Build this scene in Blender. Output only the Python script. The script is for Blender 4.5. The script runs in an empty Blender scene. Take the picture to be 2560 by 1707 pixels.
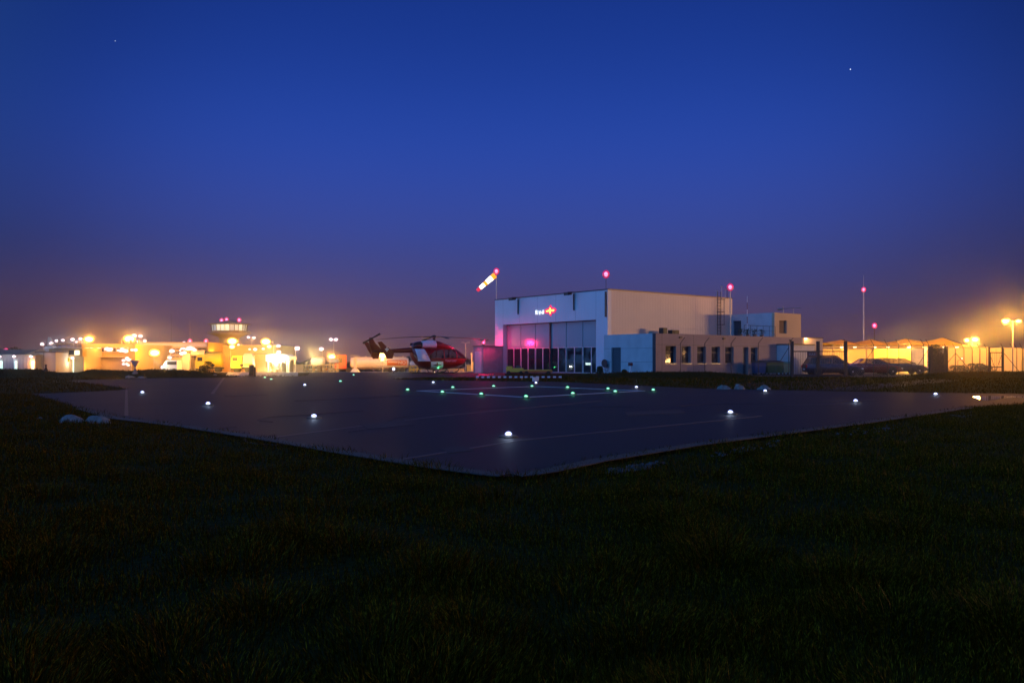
import bpy, bmesh, math, random
import numpy as np
from mathutils import Vector, Matrix
random.seed(7); rng = np.random.default_rng(7)
SC = bpy.context.scene; COL = SC.collection
R = math.radians
F, CX, HY, HC = 2100.0, 1280.0, 903.0, 1.15      # focal length in photo pixels, centre column, horizon row, eye height

def X(px, D): return (px - CX) / F * D
def Z(py, D): return HC + (HY - py) / F * D
def G(px, py):                                     # point on the level ground
    D = HC * F / (py - HY); return (X(px, D), D)
def sst(a, b, x):
    t = min(1, max(0, (x - a) / (b - a))); return t * t * (3 - 2 * t)
def fall(x, y): return -0.0125 * max(0, y - 85) * (1 - sst(-12, 8, x))

# ------------------------------------------------------------------ materials
def mat(name, col, rough=.6, metal=0., emit=None, es=0., var=.12, scale=3., bump=0., alpha=1., trans=0., coat=0., spec=.5, lit=True):
    m = bpy.data.materials.new(name); m.use_nodes = True
    nt = m.node_tree; b = nt.nodes['Principled BSDF']
    b.inputs['Roughness'].default_value = rough; b.inputs['Metallic'].default_value = metal
    b.inputs['Specular IOR Level'].default_value = spec
    b.inputs['Base Color'].default_value = (*col, 1)
    if var or bump:
        tc = nt.nodes.new('ShaderNodeTexCoord'); n = nt.nodes.new('ShaderNodeTexNoise')
        n.inputs['Scale'].default_value = scale; n.inputs['Detail'].default_value = 6
        nt.links.new(tc.outputs['Object'], n.inputs['Vector'])
        if var:
            r = nt.nodes.new('ShaderNodeMapRange'); r.inputs['To Min'].default_value = 1 - var * 1.6; r.inputs['To Max'].default_value = 1 + var * 1.6
            nt.links.new(n.outputs['Fac'], r.inputs['Value'])
            v = nt.nodes.new('ShaderNodeVectorMath'); v.operation = 'SCALE'; v.inputs[0].default_value = col
            nt.links.new(r.outputs['Result'], v.inputs['Scale']); nt.links.new(v.outputs[0], b.inputs['Base Color'])
        if bump:
            bp = nt.nodes.new('ShaderNodeBump'); bp.inputs['Strength'].default_value = bump; bp.inputs['Distance'].default_value = .02
            nt.links.new(n.outputs['Fac'], bp.inputs['Height']); nt.links.new(bp.outputs[0], b.inputs['Normal'])
    if emit:
        b.inputs['Emission Color'].default_value = (*emit, 1); b.inputs['Emission Strength'].default_value = es
        if not lit: m.cycles.emission_sampling = 'NONE'
    if alpha < 1: b.inputs['Alpha'].default_value = alpha
    if trans: b.inputs['Transmission Weight'].default_value = trans; b.inputs['IOR'].default_value = 1.02
    if coat: b.inputs['Coat Weight'].default_value = coat; b.inputs['Coat Roughness'].default_value = .08
    return m

def cladding(name, col, pitch, axis=0, rough=.55, depth=.3, metal=0.):   # profiled sheet: bump ribs along one axis
    m = mat(name, col, rough, metal, var=.07, scale=.5)
    nt = m.node_tree; b = nt.nodes['Principled BSDF']
    tc = nt.nodes.new('ShaderNodeTexCoord'); w = nt.nodes.new('ShaderNodeTexWave')
    w.bands_direction = 'XYZ'[axis]; w.inputs['Scale'].default_value = 1 / pitch / 3.14; w.wave_profile = 'SIN'
    nt.links.new(tc.outputs['Object'], w.inputs['Vector'])
    bp = nt.nodes.new('ShaderNodeBump'); bp.inputs['Strength'].default_value = depth; bp.inputs['Distance'].default_value = .03
    nt.links.new(w.outputs['Fac'], bp.inputs['Height']); nt.links.new(bp.outputs[0], b.inputs['Normal'])
    return m

def glass(name, tint=(.02, .025, .03), a=.35, rough=.05):   # thin pane: partly see-through, glossy
    m = bpy.data.materials.new(name); m.use_nodes = True; nt = m.node_tree; nt.nodes.remove(nt.nodes['Principled BSDF'])
    out = nt.nodes['Material Output']; p = nt.nodes.new('ShaderNodeBsdfPrincipled'); t = nt.nodes.new('ShaderNodeBsdfTransparent')
    p.inputs['Base Color'].default_value = (*tint, 1); p.inputs['Roughness'].default_value = rough; p.inputs['Specular IOR Level'].default_value = .9
    mx = nt.nodes.new('ShaderNodeMixShader'); mx.inputs[0].default_value = 1 - a
    nt.links.new(t.outputs[0], mx.inputs[1]); nt.links.new(p.outputs[0], mx.inputs[2]); nt.links.new(mx.outputs[0], out.inputs['Surface'])
    return m

SOD = (1., .37, .035); WHT = (.93, .95, 1.); RED = (1., .02, .10)
M = dict(
    clad_front=cladding('front_cladding', (.66, .68, .70), .35, 1, .5), clad_side=cladding('side_cladding', (.70, .60, .48), .35, 0, .6),
    concrete=mat('pale_concrete', (.50, .50, .50), .85, var=.14, scale=1.3, bump=.25), concrete_dark=mat('grey_concrete', (.30, .30, .31), .9, var=.2, scale=2, bump=.3),
    render=mat('masonry', (.30, .24, .23), .9, var=.13, scale=.8, bump=.3), trim=mat('dark_trim', (.05, .055, .06), .5, .6, var=.05),
    doorpanel=mat('grey_door_panel', (.32, .33, .35), .17, .12, var=.05, scale=.7), mullion=mat('aluminium', (.42, .44, .46), .4, .3, var=.05),
    pane=glass('dark_pane', a=.25), carglass=glass('car_glass', a=.30), heliglass=glass('cabin_glass', a=.5),
    darkdoor=mat('dark_door', (.06, .065, .08), .5, var=.1), black=mat('black_rubber', (.015, .015, .016), .7, var=.1), steel=mat('galvanised_steel', (.35, .36, .37), .45, .8, var=.12),
    darksteel=mat('dark_steel', (.06, .055, .05), .55, .5, var=.15), paintred=mat('red_paint', (.16, .004, .004), .3, coat=.6, var=.04), paintwhite=mat('white_paint', (.78, .79, .8), .3, coat=.6, var=.04),
    blue=mat('navy_paint', (.018, .024, .05), .3, .3, coat=.7, var=.05), maroon=mat('dark_red_paint', (.12, .01, .012), .3, .2, coat=.7, var=.05), graphite=mat('graphite_paint', (.03, .035, .045), .3, .4, coat=.7, var=.05),
    rim=mat('alloy_rim', (.5, .52, .55), .35, .8, var=.03), rock=mat('pale_rock', (.17, .165, .155), .9, var=.55, scale=7, bump=1.), pebble=mat('pebble', (.055, .055, .06), .8, var=.4, scale=9, bump=.3),
    ochre=mat('ochre_facade', (.44, .29, .10), .8, var=.1, scale=.2, bump=.1), cream=mat('cream_facade', (.55, .48, .36), .75, var=.08, scale=.2, bump=.1), tan=mat('tan_wall', (.50, .38, .25), .85, var=.1, scale=.5, bump=.2),
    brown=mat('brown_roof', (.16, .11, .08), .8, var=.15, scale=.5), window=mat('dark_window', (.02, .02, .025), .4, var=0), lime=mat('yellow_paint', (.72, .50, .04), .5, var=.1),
    orange=mat('orange_paint', (.55, .17, .02), .5, var=.1), bluebin=mat('blue_plastic', (.02, .05, .14), .5, var=.1), greenbin=mat('green_paint', (.06, .10, .03), .6, var=.15), tealbin=mat('teal_paint', (.05, .16, .14), .6, var=.15),
    canvas=mat('canopy_canvas', (.72, .62, .45), .8, var=.06, scale=.6), leaf=mat('bush_leaf', (.035, .05, .02), .8, var=.4, scale=5), trunk=mat('bark', (.07, .05, .035), .9, var=.2),
    seat=mat('seat_fabric', (.08, .08, .09), .8), taillight=mat('tail_lamp', (.35, .01, .01), .2, emit=(1, .02, .03), es=.05), tailon=mat('reflecting_tail_lamp', (.5, .01, .02), .2, emit=(1, .05, .12), es=3, lit=False),  # tailon: the red glint is painted in as emission
    headlight=mat('head_lamp', (.5, .52, .55), .12, var=0), roadred=mat('truck_red', (.55, .05, .015), .35, coat=.4, var=.05), tank=mat('tank_cream', (.66, .60, .50), .35, coat=.2, var=.04), logo=mat('logo_orange', (.52, .13, .01), .5, var=.02),
    em_cyan=mat('lit_doorway_glass', (.8, .8, .8), .5, emit=(.62, 1., .80), es=1.2, var=0, lit=False), em_warm=mat('lit_window_glass', (.8, .8, .8), .5, emit=(1., .80, .42), es=1.6, var=0, lit=False),
    em_cabdim=mat('dim_cab_glass', (.8, .8, .8), .5, emit=(.95, .90, .45), es=.22, var=.0, lit=False), em_cab=mat('lit_cab_glass', (.8, .8, .8), .5, emit=(1., .88, .42), es=.9, var=.0, lit=False), gold=mat('beam_yellow', (.45, .33, .16), .7, var=.1),
    sock_w=mat('sock_white', (.8, .8, .8), .6, emit=(1., .93, .7), es=3., var=0, lit=False), sock_o=mat('sock_orange', (.7, .2, .02), .6, emit=(1., .33, .01), es=1.6, var=0, lit=False), sock_r=mat('sock_red', (.6, .02, .05), .6, emit=(1., .04, .09), es=.8, var=0, lit=False),
    sign_w=mat('sign_white_tube', (.8, .8, .8), .5, emit=(.9, .95, 1.), es=1.3, var=0, lit=False), sign_r=mat('sign_red_tube', (.6, .02, .05), .5, emit=(1., .02, .12), es=1.3, var=0, lit=False), sign_y=mat('sign_yellow_tube', (.8, .7, .2), .5, emit=(1., .72, .08), es=2.4, var=0, lit=False),
    inset_g=mat('green_lens', (.1, .6, .4), .2, emit=(.10, 1., .42), es=14, var=0, lit=False), inset_w=mat('white_lens', (.7, .7, .8), .2, emit=(.72, .80, 1.), es=16, var=0, lit=False),
    marking=mat('white_marking', (.34, .35, .40), .7, var=.25, scale=6), joint=mat('joint_sealant', (.052, .040, .028), .6, var=.15), strip_w=mat('stripe_white', (.6, .62, .68), .5, var=.05),
    bulb_s=mat('sodium_bulb', (1, 1, 1), .5, emit=(1., .62, .18), es=60, var=0, lit=False), bulb_w=mat('white_bulb', (1, 1, 1), .5, emit=(.98, .93, 1.), es=14, var=0, lit=False),
    bulb_r=mat('red_bulb', (1, .1, .1), .5, emit=(1., .10, .30), es=22, var=0, lit=False), bulb_g=mat('green_bulb', (.1, 1, .4), .5, emit=(.15, 1., .45), es=14, var=0, lit=False),
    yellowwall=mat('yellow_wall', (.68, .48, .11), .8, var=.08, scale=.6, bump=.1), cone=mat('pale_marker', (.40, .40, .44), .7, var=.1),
)

def globe(name, core, rim, cs, rs, p=.35, p0=.1):   # emissive ball: white core, with the lamp's glare painted in as a coloured rim
    m = mat(name, rim, .3, var=0, emit=rim, es=1., lit=False); nt = m.node_tree; b = nt.nodes['Principled BSDF']
    lw = nt.nodes.new('ShaderNodeLayerWeight'); lw.inputs['Blend'].default_value = .5
    sm = nt.nodes.new('ShaderNodeMapRange'); sm.interpolation_type = 'SMOOTHSTEP'; sm.inputs['From Min'].default_value = p0; sm.inputs['From Max'].default_value = p; nt.links.new(lw.outputs['Facing'], sm.inputs['Value'])
    mx = nt.nodes.new('ShaderNodeMix'); mx.data_type = 'RGBA'; mx.inputs[6].default_value = (*[c * cs for c in core], 1); mx.inputs[7].default_value = (*[c * rs for c in rim], 1)
    nt.links.new(sm.outputs['Result'], mx.inputs[0]); nt.links.new(mx.outputs[2], b.inputs['Emission Color']); return m
M['bulb_r'] = globe('red_globe', (1., .42, .80), (.85, .01, .12), 1.5, .60, .30, .01)
M['bulb_g'] = globe('green_globe', (.5, 1., .85), (.05, 1., .35), 2., .8, .3)
M['inset_g'] = globe('green_lens', (.55, 1., .85), (.0, .42, .17), 1.5, .55, .55, .05)
M['inset_w'] = globe('white_lens', (.9, .95, 1.), (.40, .46, 1.), 3., .9, .5)
M['bulb_w'] = globe('white_globe', (1., .97, 1.), (.80, .48, .52), 1.7, .55, .65, .12)
M['bulb_s'] = globe('sodium_globe', (1., .88, .50), (1., .46, .0), 3.2, .95, .55, .06)
# ------------------------------------------------------------------ mesh builder
class MB:
    def __init__(s): s.v = []; s.f = []; s.m = []
    def add(s, v, f, m=0):
        o = len(s.v); s.v += [tuple(p) for p in v]; s.f += [tuple(i + o for i in q) for q in f]; s.m += [m] * len(f); return s
    def box(s, x0, x1, y0, y1, z0, z1, m=0):
        v = [(x, y, z) for z in (z0, z1) for x, y in ((x0, y0), (x1, y0), (x1, y1), (x0, y1))]
        return s.add(v, [(3, 2, 1, 0), (4, 5, 6, 7), (0, 1, 5, 4), (1, 2, 6, 5), (2, 3, 7, 6), (3, 0, 4, 7)], m)
    def tube(s, p, q, r, r2=None, n=8, m=0):
        p = Vector(p); q = Vector(q); d = (q - p).normalized(); r2 = r if r2 is None else r2
        a = d.orthogonal().normalized(); b = d.cross(a); v = []
        for c, rr in ((p, r), (q, r2)):
            for i in range(n):
                t = 2 * math.pi * i / n; v.append(c + (a * math.cos(t) + b * math.sin(t)) * rr)
        f = [(i, (i + 1) % n, n + (i + 1) % n, n + i) for i in range(n)] + [tuple(range(n - 1, -1, -1)), tuple(range(n, 2 * n))]
        return s.add(v, f, m)
    def path(s, pts, r, n=8, m=0):
        for a, b in zip(pts, pts[1:]): s.tube(a, b, r, n=n, m=m)
        return s
    def loft(s, rings, m=0, cap=True):
        n = len(rings[0]); v = [p for r in rings for p in r]; f = []
        for k in range(len(rings) - 1):
            for i in range(n): f.append((k * n + i, k * n + (i + 1) % n, (k + 1) * n + (i + 1) % n, (k + 1) * n + i))
        if cap: f += [tuple(range(n - 1, -1, -1)), tuple((len(rings) - 1) * n + i for i in range(n))]
        return s.add(v, f, m)
    def lathe(s, prof, c=(0, 0, 0), n=20, axis='z', m=0):
        rings = []
        for r, h in prof:
            ring = []
            for i in range(n):
                t = 2 * math.pi * i / n; a, b = r * math.cos(t), r * math.sin(t)
                p = {'z': (a, b, h), 'y': (a, h, -b), 'x': (h, a, b)}[axis]; ring.append((p[0] + c[0], p[1] + c[1], p[2] + c[2]))
            rings.append(ring)
        return s.loft(rings, m)
    def ball(s, c, r, sx=1, sy=1, sz=1, n=12, m=0):
        rings = []
        for k in range(1, n // 2 + 1):
            a = math.pi * (k - .5) / (n // 2) - math.pi / 2
            rings.append([(c[0] + sx * r * math.cos(a) * math.cos(2 * math.pi * i / n), c[1] + sy * r * math.cos(a) * math.sin(2 * math.pi * i / n), c[2] + sz * r * math.sin(a)) for i in range(n)])
        return s.loft(rings, m)
    def prism(s, poly, y0, y1, m=0):                # polygon in (x, z) extruded along y
        n = len(poly); v = [(x, y0, z) for x, z in poly] + [(x, y1, z) for x, z in poly]
        return s.add(v, [(i, (i + 1) % n, n + (i + 1) % n, n + i) for i in range(n)] + [tuple(range(n - 1, -1, -1)), tuple(range(n, 2 * n))], m)
    def slab(s, poly, z0, z1, m=0):                 # polygon in (x, y) extruded along z
        n = len(poly); v = [(x, y, z0) for x, y in poly] + [(x, y, z1) for x, y in poly]
        return s.add(v, [(i, (i + 1) % n, n + (i + 1) % n, n + i) for i in range(n)] + [tuple(range(n - 1, -1, -1)), tuple(range(n, 2 * n))], m)
    def build(s, name, mats, parent=None, smooth=False, bevel=0):
        me = bpy.data.meshes.new(name); me.from_pydata(s.v, [], s.f)
        mats = mats if isinstance(mats, (list, tuple)) else [mats]
        for k in mats: me.materials.append(M[k] if isinstance(k, str) else k)
        me.polygons.foreach_set('material_index', s.m)
        bm = bmesh.new(); bm.from_mesh(me); bmesh.ops.recalc_face_normals(bm, faces=bm.faces); bm.to_mesh(me); bm.free()
        o = bpy.data.objects.new(name, me); COL.objects.link(o)
        if parent: o.parent = parent
        if smooth:
            me.polygons.foreach_set('use_smooth', [True] * len(me.polygons)); me.set_sharp_from_angle(angle=R(smooth if smooth is not True else 40))
        if bevel:
            b = o.modifiers.new('bevel', 'BEVEL'); b.width = bevel; b.segments = 2; b.limit_method = 'ANGLE'
        return o

def tag(o, label, cat, group=None, kind=None):
    o['label'] = label; o['category'] = cat
    if group: o['group'] = group
    if kind: o['kind'] = kind
    return o
def thing(name, label, cat, loc=(0, 0, 0), rz=0, group=None):
    o = bpy.data.objects.new(name, None); COL.objects.link(o); o.location = loc; o.rotation_euler = (0, 0, rz); o.empty_display_size = .3
    return tag(o, label, cat, group)
def struct(o): o['kind'] = 'structure'; return o
def copy_thing(root, loc, rz=None, label=None):
    def cp(o, par):
        c = o.copy(); COL.objects.link(c)
        if par: c.parent = par
        for ch in o.children: cp(ch, c)
        return c
    c = cp(root, None); c.location = loc
    if rz is not None: c.rotation_euler = (0, 0, rz)
    if label: c['label'] = label
    return c
def light(parent, loc, col, power, rad=.1, kind='POINT', **kw):  # serves real lamps and also added fills without a fixture
    l = bpy.data.lights.new('lamp_light', kind); l.color = col; l.energy = power; l.shadow_soft_size = rad
    for k, v in kw.items(): setattr(l, k, v)
    o = bpy.data.objects.new('lamp_light', l); COL.objects.link(o); o.location = loc; o.parent = parent
    return o
def text(parent, body, size, m, loc, rot, name='lettering', extrude=.004, align='CENTER'):
    c = bpy.data.curves.new(name, 'FONT'); c.body = body; c.size = size; c.extrude = extrude; c.align_x = align; c.align_y = 'CENTER'
    t = bpy.data.objects.new(name, c); COL.objects.link(t); bpy.context.view_layer.update()
    me = bpy.data.meshes.new_from_object(t.evaluated_get(bpy.context.evaluated_depsgraph_get())); me.name = name
    bpy.data.objects.remove(t); bpy.data.curves.remove(c); me.materials.clear(); me.materials.append(M[m])
    o = bpy.data.objects.new(name, me); COL.objects.link(o); o.parent = parent; o.location = loc; o.rotation_euler = rot
    return o

# ------------------------------------------------------------------ camera, world, sun lamp as warm fill
cam = bpy.data.cameras.new('camera'); co = bpy.data.objects.new('camera', cam); COL.objects.link(co); SC.camera = co
co.location = (0, 0, HC); co.rotation_euler = (R(90), 0, 0)
cam.sensor_width = 36; cam.lens = 36 * F / 2560; cam.shift_y = (HY - 853.5) / 2560; cam.clip_end = 5000; cam.clip_start = .05

w = bpy.data.worlds.new('World'); SC.world = w; w.use_nodes = True; nt = w.node_tree; N = nt.nodes; L = nt.links
bg = N['Background']; wo = N['World Output']
tc = N.new('ShaderNodeTexCoord'); sep = N.new('ShaderNodeSeparateXYZ'); L.new(tc.outputs['Generated'], sep.inputs[0])
asn = N.new('ShaderNodeMath'); asn.operation = 'ARCSINE'; L.new(sep.outputs['Z'], asn.inputs[0])
mr = N.new('ShaderNodeMapRange'); mr.inputs['From Min'].default_value = 0; mr.inputs['From Max'].default_value = R(90); L.new(asn.outputs[0], mr.inputs['Value'])
cr = N.new('ShaderNodeValToRGB'); L.new(mr.outputs['Result'], cr.inputs[0]); e = cr.color_ramp; e.interpolation = 'B_SPLINE'
SKY = [(0, (.110, .058, .092)), (2.2, (.100, .060, .115)), (5, (.055, .058, .195)), (9, (.040, .068, .320)), (14, (.021, .066, .395)), (19, (.012, .046, .300)), (24, (.008, .034, .240)), (40, (.006, .024, .17)), (90, (.004, .016, .11))]
e.elements[0].position = 0; e.elements[0].color = (*SKY[0][1], 1); e.elements[1].position = 1; e.elements[1].color = (*SKY[-1][1], 1)
for d, c in SKY[1:-1]:
    q = e.elements.new(d / 90); q.color = (*c, 1)
# afterglow: the side of the sky where the sun went down (behind the camera, to its left)
dot = N.new('ShaderNodeVectorMath'); dot.operation = 'DOT_PRODUCT'; L.new(tc.outputs['Generated'], dot.inputs[0]); dot.inputs[1].default_value = (-.80, -.56, .2)
ag = N.new('ShaderNodeMapRange'); ag.inputs['From Min'].default_value = -.1; ag.inputs['From Max'].default_value = 1; ag.interpolation_type = 'SMOOTHSTEP'; L.new(dot.outputs['Value'], ag.inputs['Value'])
agc = N.new('ShaderNodeVectorMath'); agc.operation = 'SCALE'; agc.inputs[0].default_value = (.10, .39, 1.10); L.new(ag.outputs['Result'], agc.inputs['Scale'])
s1 = N.new('ShaderNodeVectorMath'); s1.operation = 'ADD'; L.new(cr.outputs[0], s1.inputs[0]); L.new(agc.outputs[0], s1.inputs[1])
# Nishita twilight added on top
st = N.new('ShaderNodeTexSky'); st.sky_type = 'NISHITA'; st.sun_disc = False; st.sun_elevation = R(-4); st.sun_rotation = R(235); st.ozone_density = 4
sm = N.new('ShaderNodeVectorMath'); sm.operation = 'SCALE'; sm.inputs['Scale'].default_value = .10; L.new(st.outputs[0], sm.inputs[0])
s2 = N.new('ShaderNodeVectorMath'); s2.operation = 'ADD'; L.new(s1.outputs[0], s2.inputs[0]); L.new(sm.outputs[0], s2.inputs[1])
# town glow low over the horizon at far left
dn = N.new('ShaderNodeVectorMath'); dn.operation = 'DOT_PRODUCT'; L.new(tc.outputs['Generated'], dn.inputs[0]); dn.inputs[1].default_value = Vector((-.40, .91, .02)).normalized()
tg = N.new('ShaderNodeMapRange'); tg.inputs['From Min'].default_value = .90; tg.inputs['From Max'].default_value = 1; tg.interpolation_type = 'SMOOTHERSTEP'; L.new(dn.outputs['Value'], tg.inputs['Value'])
el = N.new('ShaderNodeMapRange'); el.inputs['From Min'].default_value = 0; el.inputs['From Max'].default_value = R(9); el.inputs['To Min'].default_value = 1; el.inputs['To Max'].default_value = 0; el.interpolation_type = 'SMOOTHERSTEP'; L.new(asn.outputs[0], el.inputs['Value'])
tm = N.new('ShaderNodeMath'); tm.operation = 'MULTIPLY'; L.new(tg.outputs['Result'], tm.inputs[0]); L.new(el.outputs['Result'], tm.inputs[1])
tgc = N.new('ShaderNodeVectorMath'); tgc.operation = 'SCALE'; tgc.inputs[0].default_value = (.035, .012, .006); L.new(tm.outputs[0], tgc.inputs['Scale'])
s3 = N.new('ShaderNodeVectorMath'); s3.operation = 'ADD'; L.new(s2.outputs[0], s3.inputs[0]); L.new(tgc.outputs[0], s3.inputs[1])
# vignette put into the sky colour: darker away from straight ahead
da = N.new('ShaderNodeVectorMath'); da.operation = 'DOT_PRODUCT'; L.new(tc.outputs['Generated'], da.inputs[0]); da.inputs[1].default_value = (0, .97, .24)
ar = N.new('ShaderNodeMapRange'); ar.interpolation_type = 'SMOOTHSTEP'; ar.inputs['From Min'].default_value = .80; ar.inputs['From Max'].default_value = .985; ar.inputs['To Min'].default_value = .44; ar.inputs['To Max'].default_value = 1; L.new(da.outputs['Value'], ar.inputs['Value'])
# only ahead of us; the sunset side keeps its own light
s4 = N.new('ShaderNodeVectorMath'); s4.operation = 'SCALE'; L.new(cr.outputs[0], s4.inputs[0]); L.new(ar.outputs['Result'], s4.inputs['Scale']); L.new(s4.outputs[0], s1.inputs[0])
L.new(s3.outputs[0], bg.inputs['Color']); bg.inputs['Strength'].default_value = 1.0

sl = bpy.data.lights.new('sun', 'SUN'); sl.energy = .18; sl.color = (1., .44, .20); sl.angle = R(14)  # added as a low warm fill for the side wall, after sunset
so = bpy.data.objects.new('sun', sl); COL.objects.link(so)
so.rotation_euler = Vector((-.70, .70, -.13)).to_track_quat('-Z', 'Y').to_euler()
SC.view_settings.view_transform = 'Standard'; SC.view_settings.look = 'None'; SC.view_settings.exposure = 0; SC.view_settings.gamma = 1
cy = SC.cycles; cy.max_bounces = 6; cy.diffuse_bounces = 2; cy.glossy_bounces = 3; cy.transparent_max_bounces = 12; cy.volume_bounces = 0; cy.sample_clamp_indirect = 3; cy.use_light_tree = True; cy.caustics_reflective = False; cy.caustics_refractive = False


# ------------------------------------------------------------------ ground
RPX = [-600, 0, 90, 140, 165, 190, 225, 300, 330, 345, 375, 430, 480, 520, 560, 600, 1250, 1275, 1400, 1500, 1640, 1780, 1860, 1900, 2240, 2300, 2380, 2450, 2600, 3400]
RH = [.62, .62, .62, .33, .25, .27, .59, .50, .41, .50, .58, .56, .50, .34, .10, 0, 0, .10, .20, .28, .39, .39, .2, .02, 0, .2, .33, .36, .42, .42]
def height(x, y):
    x = np.asarray(x, float); y = np.asarray(y, float)
    px = CX + x / np.maximum(y, 1) * F
    h = np.interp(px, RPX, RH)
    up = np.clip((y - 57.5) / 4.5, 0, 1); dn = np.clip((68 - y) / 6, 0, 1); sm = lambda t: t * t * (3 - 2 * t)
    z = h * sm(up) * sm(dn)
    t = np.clip((x + 12) / 20, 0, 1); z = z - .0125 * np.maximum(0, y - 85) * (1 - sm(t))
    far = np.clip((y - 40) / 20, 0, 1)
    return z - .02 + z.clip(0, 1) * .08 * np.sin(x * .9) * np.sin(y * 1.1 + x * .3) * far
def grid(name, xs, ys, zf, m, kind='structure'):
    gx, gy = np.meshgrid(xs, ys); gz = zf(gx, gy); nx, ny = len(xs), len(ys)
    v = np.stack([gx.ravel(), gy.ravel(), gz.ravel()], 1)
    i = np.arange((ny - 1) * nx).reshape(ny - 1, nx)[:, :-1].ravel(); f = np.stack([i, i + 1, i + nx + 1, i + nx], 1)
    me = bpy.data.meshes.new(name); me.from_pydata(v.tolist(), [], f.tolist()); me.materials.append(m)
    me.polygons.foreach_set('use_smooth', [True] * len(me.polygons))
    o = bpy.data.objects.new(name, me); COL.objects.link(o); o['kind'] = kind; return o
def ground_mat(name, c1, c2, rough, s1, s2, bump, dist=.03, spec=.5):
    m = mat(name, c1, rough, var=0, spec=spec); nt = m.node_tree; b = nt.nodes['Principled BSDF']
    tc = nt.nodes.new('ShaderNodeTexCoord'); a = nt.nodes.new('ShaderNodeTexNoise'); a.inputs['Scale'].default_value = s1; a.inputs['Detail'].default_value = 8
    q = nt.nodes.new('ShaderNodeTexNoise'); q.inputs['Scale'].default_value = s2; q.inputs['Detail'].default_value = 5
    for n in (a, q): nt.links.new(tc.outputs['Object'], n.inputs['Vector'])
    r = nt.nodes.new('ShaderNodeMapRange'); r.inputs['From Min'].default_value = .35; r.inputs['From Max'].default_value = .65; nt.links.new(a.outputs['Fac'], r.inputs['Value'])
    mx = nt.nodes.new('ShaderNodeMix'); mx.data_type = 'RGBA'; mx.inputs[6].default_value = (*c1, 1); mx.inputs[7].default_value = (*c2, 1); nt.links.new(r.outputs[0], mx.inputs[0])
    sc = nt.nodes.new('ShaderNodeMapRange'); sc.inputs['To Min'].default_value = .7; sc.inputs['To Max'].default_value = 1.3; nt.links.new(q.outputs['Fac'], sc.inputs['Value'])
    v = nt.nodes.new('ShaderNodeVectorMath'); v.operation = 'SCALE'; nt.links.new(mx.outputs[2], v.inputs[0]); nt.links.new(sc.outputs[0], v.inputs['Scale']); nt.links.new(v.outputs[0], b.inputs['Base Color'])
    rr = nt.nodes.new('ShaderNodeMapRange'); rr.inputs['To Min'].default_value = rough - .1; rr.inputs['To Max'].default_value = rough + .1; nt.links.new(a.outputs['Fac'], rr.inputs['Value']); nt.links.new(rr.outputs[0], b.inputs['Roughness'])
    bp = nt.nodes.new('ShaderNodeBump'); bp.inputs['Strength'].default_value = bump; bp.inputs['Distance'].default_value = dist; nt.links.new(q.outputs['Fac'], bp.inputs['Height']); nt.links.new(bp.outputs[0], b.inputs['Normal'])
    return m
turf = ground_mat('turf', (.018, .018, .001), (.028, .022, .001), .95, .35, 14, .8, .05, .1)
asph = ground_mat('asphalt', (.019, .014, .009), (.034, .025, .017), .62, .16, 60, .3, .006, .17)
asph2 = ground_mat('apron_concrete', (.26, .23, .18), (.32, .29, .23), .55, .2, 30, .2, .006)
soil = ground_mat('bare_soil', (.035, .020, .014), (.05, .03, .02), .95, .8, 12, .6, .03, .1)
xs = np.concatenate([-np.geomspace(900, 62, 24), np.arange(-60, 60, .9), np.geomspace(61, 900, 24)])
ys = np.concatenate([[-60, -30, -12], np.arange(0, 50, 1.5), np.arange(50.5, 92, .75), np.geomspace(93, 2500, 40)])
grid('ground', xs, ys, height, turf)

def inside(px, py, poly):
    c = np.zeros(len(px), bool); n = len(poly); j = n - 1
    for i in range(n):
        xi, yi = poly[i]; xj, yj = poly[j]
        c ^= ((yi > py) != (yj > py)) & (px < (xj - xi) * (py - yi) / (yj - yi + 1e-12) + xi); j = i
    return c
def sheet(name, pts, z, m, thick=.06):
    b = MB(); b.slab(pts, z - thick, z); o = b.build(name, [m]); o['kind'] = 'structure'; return o
left_edge = [(76, 984), (127, 996), (200, 1020), (289, 1045), (400, 1058), (463, 1066), (653, 1096), (871, 1134), (1088, 1169), (1170, 1180), (1225, 1187), (1262, 1190)]
right_edge = [(1290, 1190.5), (1325, 1187), (1380, 1178), (1500, 1152), (1743, 1112), (2000, 1078), (2151, 1058), (2423, 1018), (2700, 998)]
far_edge = [(2700, 986), (2560, 984), (2300, 981), (2162, 979), (1753, 971), (1389, 954), (1280, 953), (1034, 950), (973, 947), (940, 944)]
apron_edge = [(940, 940), (820, 940), (700, 940.5), (626, 941), (400, 945), (185, 950), (163, 952), (200, 956), (262, 962), (305, 968), (318, 972), (300, 975), (200, 980), (120, 983)]
PAD = [G(*p) for p in left_edge + right_edge + far_edge + apron_edge]
sheet('helipad_tarmac', PAD, 0., asph)
AP = [G(973, 947.5), G(700, 941), (X(760, 66), 66.), (X(770, 70), 70.), (X(775, 88), 88.), (X(1262, 88), 88.), (X(1262, 66), 66.), (X(1250, 61), 61.), (X(1060, 59.5), 59.5)]
sheet('apron', AP, .004, asph)
sheet('apron_edge', [(X(562, 65), 65.), (X(745, 65), 65.), (X(745, 88.5), 88.5), (X(570, 88.5), 88.5)], -.006, asph2)
grid('airport_apron', np.linspace(-75, 12, 20), np.linspace(88, 330, 40), lambda x, y: height(x, y) + .05, asph2)
CP = [(X(1868, 63.5), 63.5), (X(2050, 61.0), 61.0), (X(2270, 61.5), 61.5), (X(2290, 66), 66.), (48., 99.), (20., 99.), (25.5, 76.), (20.2, 72.2)]
sheet('car_park', CP, -.004, asph)
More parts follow.
